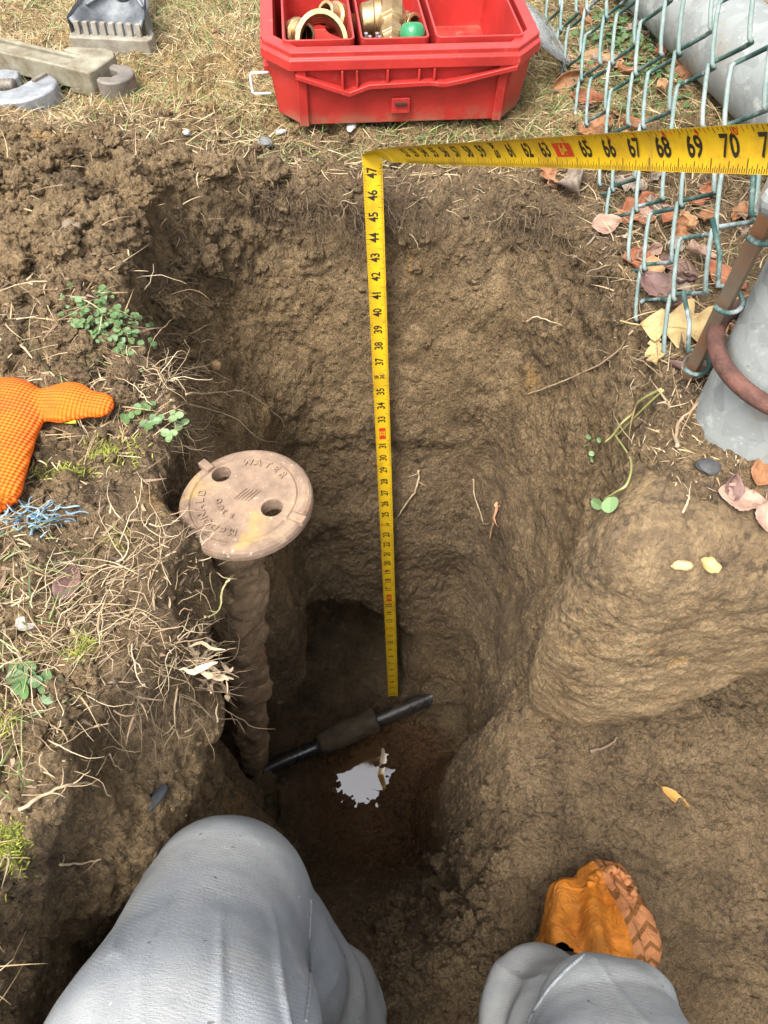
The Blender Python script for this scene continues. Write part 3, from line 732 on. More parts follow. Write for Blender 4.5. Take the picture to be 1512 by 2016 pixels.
for wI in range(15):
    yb=y0+wI*DW/2*1.0*2/1
    # each wire zigzags between yb and yb+DW, hooked with its neighbours
    pts=[]; z=-.012-(.02 if wI%2 else 0)
    for k in range(2*NR+1):
        side=k%2; yy=yb+(DW/2+.0 if side else 0)*1.0
        yy=yb+(DW*.5+.004 if side else -.004); zz=z+k*DW*.5
        dirn=1 if side else -1
        for q in (-.5,-.25,0,.25,.5):
            a=q*math.pi; pts.append(Vector((FX+.0032*math.sin(a)*dirn, yy-dirn*(1-math.cos(a))*.0035, zz+q*.006)))
    pts2=[Vector((FX-(p.x-FX), yb+DW*1.0-(p.y-yb), p.z)) for p in pts]
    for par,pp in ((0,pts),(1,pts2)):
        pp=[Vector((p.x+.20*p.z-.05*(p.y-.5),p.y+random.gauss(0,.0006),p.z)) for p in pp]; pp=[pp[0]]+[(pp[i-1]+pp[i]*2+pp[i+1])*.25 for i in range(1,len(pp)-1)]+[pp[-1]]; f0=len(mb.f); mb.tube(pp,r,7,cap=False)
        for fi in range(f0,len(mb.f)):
            k=((fi-f0)//7-2)//5; mb.mi[fi]=1 if (k%2==par) else 0  # segments of one slant get the paler grey-green, the other slant dark teal
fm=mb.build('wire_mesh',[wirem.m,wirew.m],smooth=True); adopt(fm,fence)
barm=simple('tension_bar',(.20,.165,.12,1),(.26,.12,.055,1),.55,sc=14,bsc=90,bd=.0006,)
barm.node_tree.nodes['Principled BSDF'].inputs['Metallic'].default_value=.3
b0=G(1362,728,.0); b1=P(1512,425,.50); bd=(b1-b0)/ (b1-b0).z
mb=MB(); mb.tube([b0-bd*.03,b0+bd*.5],.0078,4); bar=mb.build('tension_bar',barm,bevel=.0015); adopt(bar,fence)
for zz in (.012,.10,.175,.25,.33):             # knuckles looped round the bar
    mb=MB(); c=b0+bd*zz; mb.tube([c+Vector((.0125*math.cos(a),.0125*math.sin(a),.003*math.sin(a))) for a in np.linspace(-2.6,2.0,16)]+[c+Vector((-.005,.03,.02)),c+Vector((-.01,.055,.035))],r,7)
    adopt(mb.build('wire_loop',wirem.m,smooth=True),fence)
# second post lying down behind the mesh
q0=G(1335,-10,.05); q1=G(1580,215,.052); dd=(q1-q0).normalized()
mb=MB(); mb.tube([q0-dd*.35,q0,q1,q1+dd*.25],.052,40); 
o=mb.build('fence_pipe',galv.m,smooth=False); o.data.polygons.foreach_set('use_smooth',[len(p.vertices)==4 for p in o.data.polygons])
tag(o,'thick grey galvanized pipe lying on the grass behind the green fence mesh','pipe')

# ------------------------------------------------------------------ RED TOOLBOX
red=NT('red_plastic'); rc=red.mix((.40,.026,.021,1),(.29,.019,.015,1),red.map(red.noise(12,5),.4,.65)); rc=red.mix(rc,(.55,.16,.12,1),red.map(red.noise(48,8,.85,dist=1.2),.56,.72,0,.6))
mpz=red.sep(); rc=red.mix(rc,(.25,.13,.08,1),red.math('MULTIPLY',red.map(mpz[2],.028,.0),red.map(red.noise(30,6,.7),.38,.6,0,.8)))
red.set(rc,.42,0,red.bump(red.noise(400,3),.0002,.5),Specular_IOR_Level=.45)
BA=R(5.5); BO=Vector((.0235,.924,.004)); BM=Matrix.Translation(BO)@Matrix.Rotation(BA,4,'Z')@Matrix.Rotation(R(1),4,'Y')@Matrix.Diagonal((.95,1,1,1))
tbx=thing('toolbox',BO,'open red plastic toolbox holding brass fittings on the grass','toolbox')
def T(v): return BM@Vector(v)
def octo(w,d,c,y0=0.0,c2=None):            # plan: front at y=y0, chamfered corners
    c2=c2 or c; return [(-w/2+c,y0),(w/2-c,y0),(w/2,y0+c2),(w/2,y0+d-c2),(w/2-c,y0+d),(-w/2+c,y0+d),(-w/2,y0+d-c2),(-w/2,y0+c2)]
HB=.090; D=.26
mb=MB(); pb0=octo(.322,D-.012,.030,.006,.034); pt0=octo(.338,D,.032,0,.036); n=8
def shell(mb,loops,closebottom=True):
    V=[];F=[]; n=len(loops[0][0])
    for poly,z in loops: V+=[T((p[0],p[1],z)) for p in poly]
    for i in range(len(loops)-1):
        for k in range(n): F.append((i*n+k,i*n+(k+1)%n,(i+1)*n+(k+1)%n,(i+1)*n+k))
    if closebottom: F.append(tuple(range(n))[::-1]); F.append(tuple(range((len(loops)-1)*n,len(loops)*n)))
    mb.add(V,F)
inn=octo(.316,D-.022,.028,.011,.03); inb=octo(.310,D-.028,.026,.014,.03)
shell(mb,[(pb0,0),(pt0,HB-.022),(inn,HB-.022),(inb,.010)])
adopt(mb.build('body',red.m,bevel=.0018),tbx)
# rim lip
mb=MB(); ro=octo(.352,D+.012,.034,-.008,.038); ri=octo(.318,D-.020,.028,.010,.032)
ro2=octo(.346,D+.006,.034,-.005,.037)
shell(mb,[(ro,HB-.0215),(ro,HB-.010),(ro2,HB-.008),(ro2,HB-.002),(ri,HB-.002),(ri,HB-.0215),(ro,HB-.0215)],False)
adopt(mb.build('rim',red.m,bevel=.0014),tbx)
# dipping ledge on the front with ribs
def yz(u,z): return -.0005+.006*(1-z/(HB-.022))
led=[(-.135,.063),(-.070,.042),(-.045,.050),(.030,.052),(.050,.050),(.075,.054),(.140,.067)]
mb=MB(); V=[];F=[]
for (u,z) in led: 
    for dy,dz in ((yz(u,z)+.004,.0028),(-.010,.0028),(-.010,-.0028),(yz(u,z)+.004,-.0028)): V.append(T((u,dy,z+dz)))
for i in range(len(led)-1):
    for k in range(4): a=i*4+k; b=i*4+(k+1)%4; F.append((a,b,b+4,a+4))
F+=[(0,1,2,3),tuple(len(V)-4+k for k in (3,2,1,0))]; mb.add(V,F); adopt(mb.build('front_ledge',red.m,bevel=.001),tbx)
for u in (-.078,-.060,-.022,.017,.036):
    zl=np.interp(u,[a for a,b in led],[b for a,b in led]); mb=MB(); mb.box((0,0,0),(.0028,.012,HB-.022-zl),None); 
    mb.v=[tuple(T((v[0]+u,v[1]-.002,v[2]+(zl+HB-.022)/2))) for v in mb.v]; adopt(mb.build('rib',red.m,bevel=.0006),tbx)
for u in (-.128,.124):
    mb=MB(); mb.box((0,0,0),(.012,.006,.072)); mb.v=[tuple(T((v[0]+u,v[1]+yz(u,.04+v[2])-.002,v[2]+.037))) for v in mb.v]; adopt(mb.build('corner_strip',red.m,bevel=.0012),tbx)
mb=MB(); mb.box((0,0,0),(.024,.008,.018)); mb.v=[tuple(T((v[0]-.004,v[1]+.001,v[2]+.024))) for v in mb.v]; la=adopt(mb.build('latch',red.m,bevel=.0012),tbx)
mb=MB(); mb.box((0,0,0),(.016,.004,.0022)); mb.v=[tuple(T((v[0]-.004,v[1]-.004,v[2]+.027))) for v in mb.v]; adopt(mb.build('latch_slot',inkb,bevel=.0003),la)
# three inner bins
for (u0,u1,lab) in ((-.148,-.060,None),(-.053,.032,None),(.040,.150,None)):
    mb=MB(); y0_,y1_=.018,D-.02; zt=HB+.001; t_=.0028; r0=.007
    def rr(x0,x1,ya,yb,rad,m=3):
        out=[]
        for cx,cy,a0 in ((x0+rad,ya+rad,180),(x1-rad,ya+rad,270),(x1-rad,yb-rad,0),(x0+rad,yb-rad,90)):
            for k in range(m+1): a=R(a0+90*k/m); out.append((cx+rad*math.cos(a),cy+rad*math.sin(a)))
        return out
    oo=rr(u0,u1,y0_,y1_,r0); lo=rr(u0+.004,u1-.004,y0_+.006,y1_-.004,r0); ii=rr(u0+t_,u1-t_,y0_+t_,y1_-t_,r0-.002); ib=rr(u0+.008,u1-.008,y0_+.010,y1_-.008,r0-.002)
    shell(mb,[(lo,.012),(oo,zt),(ii,zt),(ib,.016)]); adopt(mb.build('bin',red.m,bevel=.0008),tbx)
wht=simple('white_wire',(.75,.75,.73,1),(.6,.6,.58,1),.4)
mb=MB(); mb.tube([T(p) for p in ((-.170,.030,.052),(-.190,.030,.052),(-.192,.030,.050),(-.192,.030,.030),(-.190,.030,.028),(-.168,.030,.028))],.0016,8); adopt(mb.build('wire_handle',wht,smooth=True),tbx)
mb=MB()
for zz in (.050,.066,.082): mb.box((0,0,0),(.010,.05,.007)); mb.v[-8:]=[tuple(T((v[0]-.170,v[1]+.07,v[2]+zz))) for v in mb.v[-8:]]
mb.box((0,0,0),(.005,.06,.045)); mb.v[-8:]=[tuple(T((v[0]-.166,v[1]+.07,v[2]+.066))) for v in mb.v[-8:]]
adopt(mb.build('side_hinge',red.m,bevel=.001),tbx)
clr=NT('clear_plastic'); clr.set((.9,.92,.93,1),clr.map(clr.noise(50,4),.3,.7,.05,.3),0,clr.bump(clr.noise(40,3),.001,.4),Transmission_Weight=.92,IOR=1.45)
mb=MB(); V=[];F=[]                       # lid folded open to the right
for i in range(9):
    for j in range(9):
        a=i/8; b=j/8; V.append(T((.182+.070*a, +.085+.15*b+.035*a*a, .062-.050*a+.012*math.sin(math.pi*b)*math.sin(math.pi*a))))
for i in range(8):
    for j in range(8): F.append((i*9+j,(i+1)*9+j,(i+1)*9+j+1,i*9+j+1))
mb.add(V,F); o=mb.build('clear_lid',clr.m,smooth=True); sm=o.modifiers.new('s','SOLIDIFY'); sm.thickness=.002; adopt(o,tbx)
mb=MB(); mb.tube([T((.182+.070*a,.085+.035*a*a,.062-.050*a)) for a in np.linspace(0,1,9)]+[T((.252,.120+.12*b,.012)) for b in np.linspace(.1,1,8)],.0026,8); adopt(mb.build('clear_lid_edge',clr.m,smooth=True),o)
# contents
brass=NT('brass'); bc=brass.mix((.48,.33,.17,1),(.27,.17,.075,1),brass.map(brass.noise(35,6,.7),.4,.65)); brass.set(bc,brass.map(brass.noise(70,5),.3,.7,.25,.5),.85,brass.bump(brass.noise(120,5),.0006,.6))
steel=simple('bolt_steel',(.55,.55,.53,1),(.30,.29,.28,1),.3,metal=.8); grn=simple('green_cap',(.018,.20,.075,1),(.015,.15,.055,1),.35)
def place(o,lab,cat,grp=None): return tag(o,lab,cat,grp)
# saddle tee in the left bin
sad=thing('brass_saddle',T((-.11,.06,.03)),'large ribbed brass pipe saddle with an arched collar in the left bin of the toolbox','pipe fitting')
mb=MB(); V=[];F=[]; m=20
for i in range(13):                       # arched collar, ridged
    y=.030+i*.0062; rad=.026+.002*(i%3==0)+.0006*i
    for k in range(m+1):
        a=math.pi*k/m; V.append((-.094+rad*math.cos(a)*1.05,y,.055+rad*math.sin(a)*1.15))
    for k in range(m+1):
        a=math.pi*k/m; V.append((-.094+(rad-.005)*math.cos(a)*1.05,y,.055+(rad-.005)*math.sin(a)*1.15))
q=2*(m+1)
for i in range(12):
    for k in range(m):
        a=i*q+k; F.append((a,a+1,a+q+1,a+q)); a=i*q+(m+1)+k; F.append((a,a+q,a+q+1,a+1))
for e in (0,12):
    for k in range(m): a=e*q+k; F.append((a,a+m+1,a+m+2,a+1))
ca_,sa_=math.cos(R(-38)),math.sin(R(-38)); V=[(-.100+(x+.094)*1.12,.044+(y-.040)*1.15*ca_-(z-.058)*sa_,.079+(y-.040)*sa_+(z-.058)*ca_*1.1) for x,y,z in V]
mb.add([T(v) for v in V],F); adopt(mb.build('collar',brass.m,smooth=False,bevel=.0008),sad)
mb=MB(); mb.lathe([(.020,-.03),(.020,-.012),(.024,-.011),(.024,.0),(.018,.001),(.018,.012),(.015,.013),(.013,.013),(.013,-.02)],T=lambda v:T((-.125+v.z*.5,.040+v.x*.9,.058+v.y*.8+v.z*.3)),n=8,cap=False); adopt(mb.build('side_boss',brass.m,bevel=.0008),sad)
for (x,y) in ((-.122,.034),(-.066,.036)):
    mb=MB(); mb.box((0,0,0),(.014,.022,.008)); mb.v=[tuple(T((v[0]+x,v[1]+y,v[2]+.057))) for v in mb.v]; adopt(mb.build('flange',brass.m,bevel=.001),sad)
# valve in the middle bin
val=thing('brass_valve',T((-.01,.06,.04)),'brass valve body with a square shank in the middle bin of the toolbox','valve')
mb=MB(); mb.lathe([(.011,-.030),(.011,-.008),(.014,-.007),(.014,.004),(.017,.005),(.017,.018),(.014,.019),(.014,.032),(.019,.034),(.019,.060),(.016,.062)],T=lambda v:T((-.013+v.x+v.z*.10,.040+v.z*.95,.074+v.y+v.z*.22)),n=8); adopt(mb.build('valve_body',brass.m,bevel=.001),val)
mb=MB(); mb.lathe([(.016,-.025),(.020,-.02),(.020,.008),(.023,.01),(.023,.028),(.018,.03)],T=lambda v:T((-.035+v.z*.5,.100+v.x,.078+v.y+v.z*.1)),n=24); adopt(mb.build('valve_branch',brass.m,bevel=.001),val)
for i,(x,y) in enumerate(((-.046,.030),(-.040,.038),(-.033,.030),(-.028,.037),(-.044,.046),(-.030,.046))):
    mb=MB(); mb.lathe([(.0022,-.018),(.0022,0),(.0048,.0002),(.0048,.005),(.0026,.0052),(.0026,.011)],T=lambda v,x=x,y=y:T((x+v.x,y+v.y+v.z*.2,.074+v.z)),n=6)
    o=mb.build('steel_bolt',steel,bevel=.0003); tag(o,'short steel bolt standing in the cluster beside the brass valve','bolt','bolts in the middle bin')
for (x,y,z,a,tl,nn,lab) in ((-.128,.085,.070,20,70,6,'hexagonal brass coupling lying behind the collar in the left bin'),(-.075,.120,.072,-50,60,8,'long brass nipple at the back of the left bin'),(.010,.105,.066,35,65,6,'brass hex fitting behind the green cap'),(-.128,.028,.058,70,80,8,'small brass plug at the front left corner of the left bin')):
    MM=Matrix.Translation((x,y,z))@Matrix.Rotation(R(a),4,'Z')@Matrix.Rotation(R(tl),4,'X'); mb=MB(); k_=.8 if y<.05 else 1.1
    mb.lathe([(.009*k_,-.026*k_),(.012*k_,-.024*k_),(.012*k_,-.008*k_),(.0165*k_,-.007*k_),(.0165*k_,.008*k_),(.0125*k_,.009*k_),(.0125*k_,.024*k_),(.009*k_,.024*k_),(.009*k_,.005*k_)],T=lambda v:T(MM@v),n=nn*2,cap=False)
    tag(mb.build('brass_fitting',brass.m,bevel=.0006),lab,'pipe fitting')
cap=thing('green_cap_fitting',T((.014,.035,.06)),'small round fitting with a bright green plastic cap in the middle bin','pipe fitting')
mb=MB(); mb.lathe([(.0,.012),(.008,.0118),(.0125,.010),(.0155,.004),(.0160,-.006),(.0150,-.010),(.018,-.011),(.018,-.016),(.012,-.018)],T=lambda v:T((.013+v.x,.038+v.y+v.z*.3,.086+v.z-v.y*.35)),n=32,cap=False); adopt(mb.build('green_cap',grn,smooth=True),cap)
mb=MB(); mb.lathe([(.013,-.05),(.013,-.015)],T=lambda v:T((.013+v.x,.038+v.y+v.z*.3,.086+v.z)),n=20); adopt(mb.build('fitting_body',brass.m,smooth=False),cap)
mb=MB(); mb.lathe([(.006,0),(.006,.012),(.004,.013)],T=lambda v:T((.058+v.z,.030+v.x,.022+v.y)),n=10)
tag(mb.build('white_fitting',wht,bevel=.0005),'tiny white plastic fitting in the right bin of the toolbox','pipe fitting')

# ------------------------------------------------------------------ TOOLS on the grass, top left
alu=simple('worn_aluminium',(.33,.345,.36,1),(.15,.155,.16,1),.5,metal=.35,sc=40,bsc=150,bd=.0008)
crm=simple('dull_cream_handle',(.25,.235,.175,1),(.12,.095,.055,1),.65,sc=34,bsc=130,bd=.0008); iron=simple('dark_forged_jaw',(.11,.095,.08,1),(.20,.17,.14,1),.6,metal=.3,sc=60)
def frame(a,b,up=Vector((0,0,1))):
    x=(b-a).normalized(); y=up.cross(x).normalized(); z=x.cross(y); m=Matrix((x,y,z)).transposed().to_4x4(); m.translation=a; return m
def onp(mb,Mx,verts0): mb.v[verts0:]=[tuple(Mx@Vector(v)) for v in mb.v[verts0:]]
ha=G(-60,92,.030); hb=G(190,150,.026); HM=frame(ha,hb); HL=(hb-ha).length
wr=thing('pipe_wrench',hb,'long cream handled pipe wrench with an I shaped handle and hooked jaw','wrench')
mb=MB()
mb.box((HL/2,-.0145,.0),(HL,.006,.026)); mb.box((HL/2,.0145,.0),(HL,.006,.026)); mb.box((HL/2,0,.004),(HL-.002,.024,.010)); onp(mb,HM,0); adopt(mb.build('handle',crm,bevel=.002),wr)
ltx=MB()
V,F=text_tris('MASTER',.02)    # worn raised lettering along the web
ltx.add([HM@Vector((.115-p.x*.0+p.x*.018,p.y*.018-.006,.0096)) for p in V],F)
mb=MB(); poly=[(HL-.030,-.0205),(HL+.006,-.0205),(HL+.009,-.012),(HL+.011,.030),(HL+.004,.042),(HL-.012,.044),(HL-.055,.030),(HL-.060,.019),(HL-.032,.017)]
mb.prism(poly,-.018,.0145); onp(mb,HM,0); adopt(mb.build('head_housing',crm,bevel=.003),wr)
mb=MB(); poly=[]
for k in range(14): a=R(120-k*19); poly.append((HL+.026+.024*math.cos(a),.004+.026*math.sin(a)))
poly+= [(HL+.012,-.010),(HL+.026,-.004),(HL+.030,.004),(HL+.024,.012),(HL-.002,.016),(HL-.002,.028)]
mb.prism(poly,-.016,.007); onp(mb,HM,0); adopt(mb.build('hook_jaw',iron,bevel=.004),wr)
mb=MB(); mb.prism([(HL-.105,.019),(HL-.05,.019),(HL-.05,.038),(HL-.062,.030),(HL-.105,.024)],-.014,.006); onp(mb,HM,0); adopt(mb.build('rear_shank',alu,bevel=.002),wr)
# adjustable grey wrench head
g0=G(42,172,.020); AM=Matrix.Translation(g0)@Matrix.Rotation(R(-8),4,'Z')@Matrix.Rotation(R(-6),4,'Y')
aw=thing('adjustable_wrench',g0,'grey aluminium wrench with a wide rounded lower jaw lying on the grass','wrench')
mb=MB(); poly=[]
for k in range(17): a=R(50-k*14.5); poly.append((.012+.040*math.cos(a),-.014+.036*math.sin(a)))
poly=[(-.10,-.052)]+poly[::-1][0:0]+[(-.04,-.0505)]+[(.012+.042*math.cos(R(a)),-.012+.038*math.sin(R(a))) for a in range(-90,60,12)]+[(.022,.020),(.012,.006),(.004,-.010),(-.010,-.018),(-.030,-.016),(-.10,-.010)]
mb.prism(poly,-.016,.006); onp(mb,AM,0); adopt(mb.build('lower_jaw',alu,bevel=.004,seg=3),aw)
mb=MB(); mb.prism([(-.10,.0),(-.028,-.004),(-.012,.000),(-.006,.014),(-.012,.028),(-.030,.034),(-.10,.034)],-.012,.009); onp(mb,AM,0); adopt(mb.build('upper_jaw',alu,bevel=.003),aw)
mb=MB(); mb.lathe([(.006,-.010),(.008,-.008),(.006,-.005),(.008,-.003),(.006,0),(.008,.003),(.006,.005),(.008,.008),(.006,.010)],T=lambda v:AM@Vector((-.016+v.z,-.002+v.x,.004+v.y)),n=16); adopt(mb.build('knurl',iron,smooth=True),aw)
mb=MB(); mb.prism([(.018,.0),(.024,-.003),(.034,.016),(.029,.019)],.005,.0095); onp(mb,AM,0); adopt(mb.build('jaw_mark',iron,bevel=.001),aw)
# toothed scoop
dkp=simple('dark_scoop_metal',(.060,.068,.078,1),(.19,.20,.205,1),.5,metal=.2,sc=30,bsc=120,bd=.0008); gry=simple('muddy_scoop_lip',(.27,.25,.20,1),(.16,.135,.10,1),.75,sc=45,bsc=150,bd=.001)
s0=G(228,112,.0); s0.z=.004; SM=Matrix.Translation(s0)@Matrix.Rotation(R(-6),4,'Z')
sc=thing('toothed_scoop',s0,'dark grey shovel scoop with a row of short teeth along its muddy lip','scoop')
mb=MB(); cols=15; rows_=8; V=[];F=[]
for i in range(rows_):                      # curved shell: lip (0) sweeping back to the throat
    t=i/(rows_-1); y=.0+.090*t; hw=.052*(1-.10*t-.72*max(0,t-.45)**1.5*2.4); 
    for j in range(cols):
        u=j/(cols-1)*2-1; zz=.006+.036*abs(u)**3.0*(1-.3*t)+.038*t**1.8; V.append(SM@Vector((u*hw,y,zz)))
for i in range(rows_-1):
    for j in range(cols-1): a=i*cols+j; F.append((a,a+1,a+cols+1,a+cols))
mb.add(V,F); o=mb.build('scoop_shell',dkp,smooth=True); so=o.modifiers.new('s','SOLIDIFY'); so.thickness=.004; adopt(o,sc)
mb=MB(); mb.prism([(-.054,-.012),(.056,-.012),(.060,-.004),(.058,.012),(.050,.026),(.046,.026),(.050,.004),(-.048,.004),(-.046,.020),(-.052,.022),(-.058,.004)],.0,.024); onp(mb,SM,0); adopt(mb.build('lip_bar',gry,bevel=.003),sc)
for k in range(8):
    x=-.043+k*.0122; mb=MB(); mb.box((x,-.004,.030),(.0075,.008,.018)); onp(mb,SM@Matrix.Rotation(R(-8),4,'X'),0); adopt(mb.build('tooth',gry,bevel=.0015),sc)
for sx in (-1,1):
    mb=MB(); mb.prism([(0,-.012),(.030,.0),(.075,.038),(.085,.058),(.060,.052),(.0,.036)],-.0025,.0025); mb.v=[tuple(SM@Vector((sx*(.054-.36*max(0,v[0]-.02)),v[0],v[1]+.008))) for v in mb.v]; adopt(mb.build('side_cheek',dkp,bevel=.001),sc)
mb=MB(); mb.tube([SM@Vector(p) for p in ((0,.070,.048),(-.003,.10,.052),(-.008,.14,.050),(-.018,.36,.055))],[.011,.015,.016,.015],14); adopt(mb.build('shaft',dkp,smooth=True),sc)
for sx in (-1,1):
    mb=MB(); mb.tube([SM@Vector(p) for p in ((0,.092,.060),(sx*.018,.072,.050),(sx*.040,.040,.044))],[.004,.003,.002],8); adopt(mb.build('rib',dkp,smooth=True),sc)
# dark shoe-like lump at the very top edge of the picture
# ------------------------------------------------------------------ ORANGE GLOVE
org=NT('orange_glove_fabric'); oc=org.mix((.80,.145,.006,1),(.62,.11,.008,1),org.map(org.noise(25,4),.4,.65))
mpg=org.n.new('ShaderNodeMapping'); mpg.inputs['Rotation'].default_value=(0,0,R(52)); mpg.inputs['Scale'].default_value=(1,1,.2); org.l.new(org.co(),mpg.inputs[0])
sx=org.sep(mpg.outputs[0]); wv=org.math('MULTIPLY',org.math('SINE',org.math('MULTIPLY',sx[0],1350)),org.math('SINE',org.math('MULTIPLY',sx[1],1350)))
oc=org.mix(oc,(.28,.13,.04,1),org.map(org.noise(14,7,.8,dist=.5),.56,.72,0,.55)); org.set(org.mix(oc,(.50,.07,.004,1),org.map(wv,-.1,-.9,0,.25)),.62,0,org.bump(wv,.0011,.9),Specular_IOR_Level=.3)
gl=thing('work_glove',G(40,860,.02),'bright orange textured work glove lying on the left bank','glove')
def W(px,py,z): return np.array(G(px,py,z)[:])
gz_=drop(*G(60,850,0).xy)[0].z+.012
def glove_fn(p):
    p=p.copy(); zc=gz_
    q=p.copy(); q[...,2]=(p[...,2]-zc)*2.4+zc
    A=lambda x,y: W(x,y,zc)
    d=rcone(q,A(-60,830),A(-10,800),.034,.032); d=smin(d,rcone(q,A(-20,830),A(30,805),.030,.024),.02)
    d=smin(d,rcone(q,A(10,850),A(-20,960),.026,.024),.02); d=smin(d,rcone(q,A(-60,860),A(-70,965),.036,.030),.02)
    d=smin(d,rcone(q,A(35,800),A(88,792),.017,.0095),.008)
    d=smin(d,rcone(q,A(92,792),A(128,792),.0145,.0205),.004); d=smin(d,rcone(q,A(128,792),A(192,796),.0205,.0160),.01)
    for k,(fx,fy) in enumerate(((-190,735),(-210,780),(-210,830),(-190,880))): d=smin(d,rcone(q,A(-100,780+k*28),A(fx,fy),.013,.011),.008)
    f=q.reshape(-1,3); return d-fbm(f,30,2,2).reshape(d.shape)*.004
gc=G(0,850,0); Vg,Qg=sdf_mesh(glove_fn,(-.50,.25,gz_-.035),(-.19,.55,gz_+.035),.0028)
adopt(mesh_np('glove_shell',Vg,Qg,org.m),gl)
mb=MB(); cuffp=[Vector(W(-95+128*t,982+6*math.sin(3*t),gz_+.011*math.sin(math.pi*min(1,t*1.02))-.0)) for t in np.linspace(0,1,12)]
mb.tube(cuffp,.0032,8); adopt(mb.build('cuff_hem',org.m,smooth=True),gl)
# thin yellow edging under the thumb
yb=simple('yellow_green_edging',(.55,.60,.05,1),(.45,.5,.05,1),.6)
mb=MB(); mb.tube([Vector(W(x,y,gz_-.004)) for x,y in ((96,812),(112,823),(130,829),(150,830))],.0022,8); adopt(mb.build('edging',yb,smooth=True),gl)

# ------------------------------------------------------------------ PERSON: two trousered legs and one covered boot
den=NT('pale_denim'); uv=den.sep()
mpd=den.n.new('ShaderNodeMapping'); mpd.inputs['Scale'].default_value=(1,6,6); mpd.inputs['Rotation'].default_value=(0,0,R(14)); den.l.new(den.co(),mpd.inputs[0])
wv1=den.noise(260,3,.6,co=mpd.outputs[0]); wv2=den.noise(700,2,.5)
twl=den.math('SINE',den.math('ADD',den.math('ADD',den.math('MULTIPLY',uv[1],2700),den.math('MULTIPLY',uv[0],700)),den.math('MULTIPLY',den.noise(3,1),8)))
twl=den.math('MULTIPLY',twl,den.map(den.noise(12,4,.6),.42,.62,.12,1))
dc=den.mix((.235,.243,.246,1),(.315,.320,.316,1),den.map(den.noise(8,6,.65),.33,.66)); dc=den.mix(dc,(.175,.20,.235,1),den.map(den.noise(3.5,3),.5,.68,0,.6)); dc=den.mix(dc,(.34,.34,.32,1),den.map(den.noise(24,7,.75),.5,.7,0,.55)); dc=den.mix(dc,(.15,.135,.11,1),den.map(den.noise(11,7,.75),.60,.74,0,.5)); dc=den.mix(dc,(.07,.06,.05,1),den.map(den.noise(95,3,.6),.70,.74,0,.8)); dc=den.mix(dc,(.6,.6,.57,1),den.map(den.noise(140,2,.5),.755,.78,0,.9))
dc=den.mix(dc,(.5,.5,.5,1),den.map(wv1,.35,.65,.0,.22),'MULTIPLY')
dc=den.mix(dc,(.17,.185,.20,1),den.map(twl,.1,-.9,0,.10))
den.set(dc,.92,0,den.bump(wv1,.0007,.6,den.bump(twl,.00010,.4,den.bump(wv2,.0005,.6,den.bump(den.noise(13,4,.5,dist=.4),.005,.6)))),Specular_IOR_Level=.1)
person=thing('person',(0,-.36,0),'person in pale grey trousers sitting at the pit with one boot in an orange cover','person')
def leg_fn(p):
    d=rcone(p,(-.10,-.40,.02),(-.133,-.03,-.118),.100,.088); d=smin(d,rcone(p,(-.133,-.03,-.118),(-.137,.086,-.210),.088,.068),.03)
    l=rcone(p,(-.128,.08,-.225),(-.080,.005,-.42),.066,.072); l=smin(l,rcone(p,(-.080,.005,-.42),(-.07,-.03,-.60),.070,.062),.03)
    d=smin(d,l,.02)
    e=rcone(p,(.10,-.40,.02),(.158,-.07,-.122),.098,.074); e=smin(e,rcone(p,(.158,-.07,-.122),(.164,-.004,-.176),.074,.054),.03)
    m=rcone(p,(.150,-.030,-.24),(.150,.008,-.36),.046,.056); m=smin(m,rcone(p,(.150,.000,-.36),(.176,.010,-.432),.056,.048),.03)
    e=smin(e,m,.004)
    hips=rcone(p,(-.09,-.42,.05),(.09,-.42,.05),.12,.12)
    d=smin(smin(d,e,.02),hips,.04)
    return d
Vl,Ql=sdf_mesh(leg_fn,(-.26,-.58,-.70),(.28,.20,.20),.0048)
# hems: cut the right trouser leg at the ankle and open the waist
cen=Vl[Ql].mean(1); axr=(cen-np.array((.188,.018,-.432)))@np.array((.34,.09,-.93)); keep=~((cen[:,0]>.05)&(axr>.006)&(cen[:,2]<-.38)); keep&=~((cen[:,1]<-.44)&(cen[:,2]>.10)); Ql=Ql[keep]
Vl,Ql=subdivide(Vl,Ql); N=vnormals(Vl,Ql)
def folds(V):
    d=np.zeros(len(V)); x,y,z=V.T; q=V*[1,.22,.3]+V[:,[1,1,1]]*[.22,0,0]+fbm(V,7,2,61)[:,None]*.010; rd=np.clip(1-np.abs(fbm(q,26,2,62))*5.5,0,1)**2
    d+=.0040*np.exp(-((x+.052-(.06-y)*.16-fbm(V,6,2,4)*.006)/.006)**2)*ss(y,.10,.04)*(x<0.03)*ss(z,-.30,-.24); d-=.003*np.exp(-((x+.165-(y)*.25)/.014)**2)*ss(y,.07,-.02)*(x<0)
    # long soft creases down the thighs, tight ones behind the knee and stacked over the shin
    a=x+.131; s=np.sin((a*1.0+(y-.08)*.42)*75+fbm(V,5,2,3)*3); d+=.0034*np.clip(s,0,1)**2*ss(y,.075,-.02)*(x<0.04)
    s2=np.sin((x*.8-(y)*.5)*95+fbm(V,6,2,5)*4); d+=.0024*s2*ss(x,-.075,-.04)*(x<0)*ss(z,-.08,-.16)
    s3=np.sin(z*85+x*55+fbm(V,7,2,7)*5); d+=.0030*s3*ss(z,-.23,-.30)
    s4=np.sin((x*1.0-y*.4)*70+fbm(V,5,2,9)*4); d+=.0018*s4*(x>.04)*ss(z,-.28,-.2)
    return d+fbm(V,6,2,4)*.0016+fbm(V,45,2,6)*.0006+rd*.0036*ss(y,.085,.03)*ss(x,-.19,-.165)*(.3+.7*ss(np.abs(x-np.where(x<0,-.14,.158)),.02,.055))
Vl=Vl+N*folds(Vl)[:,None]
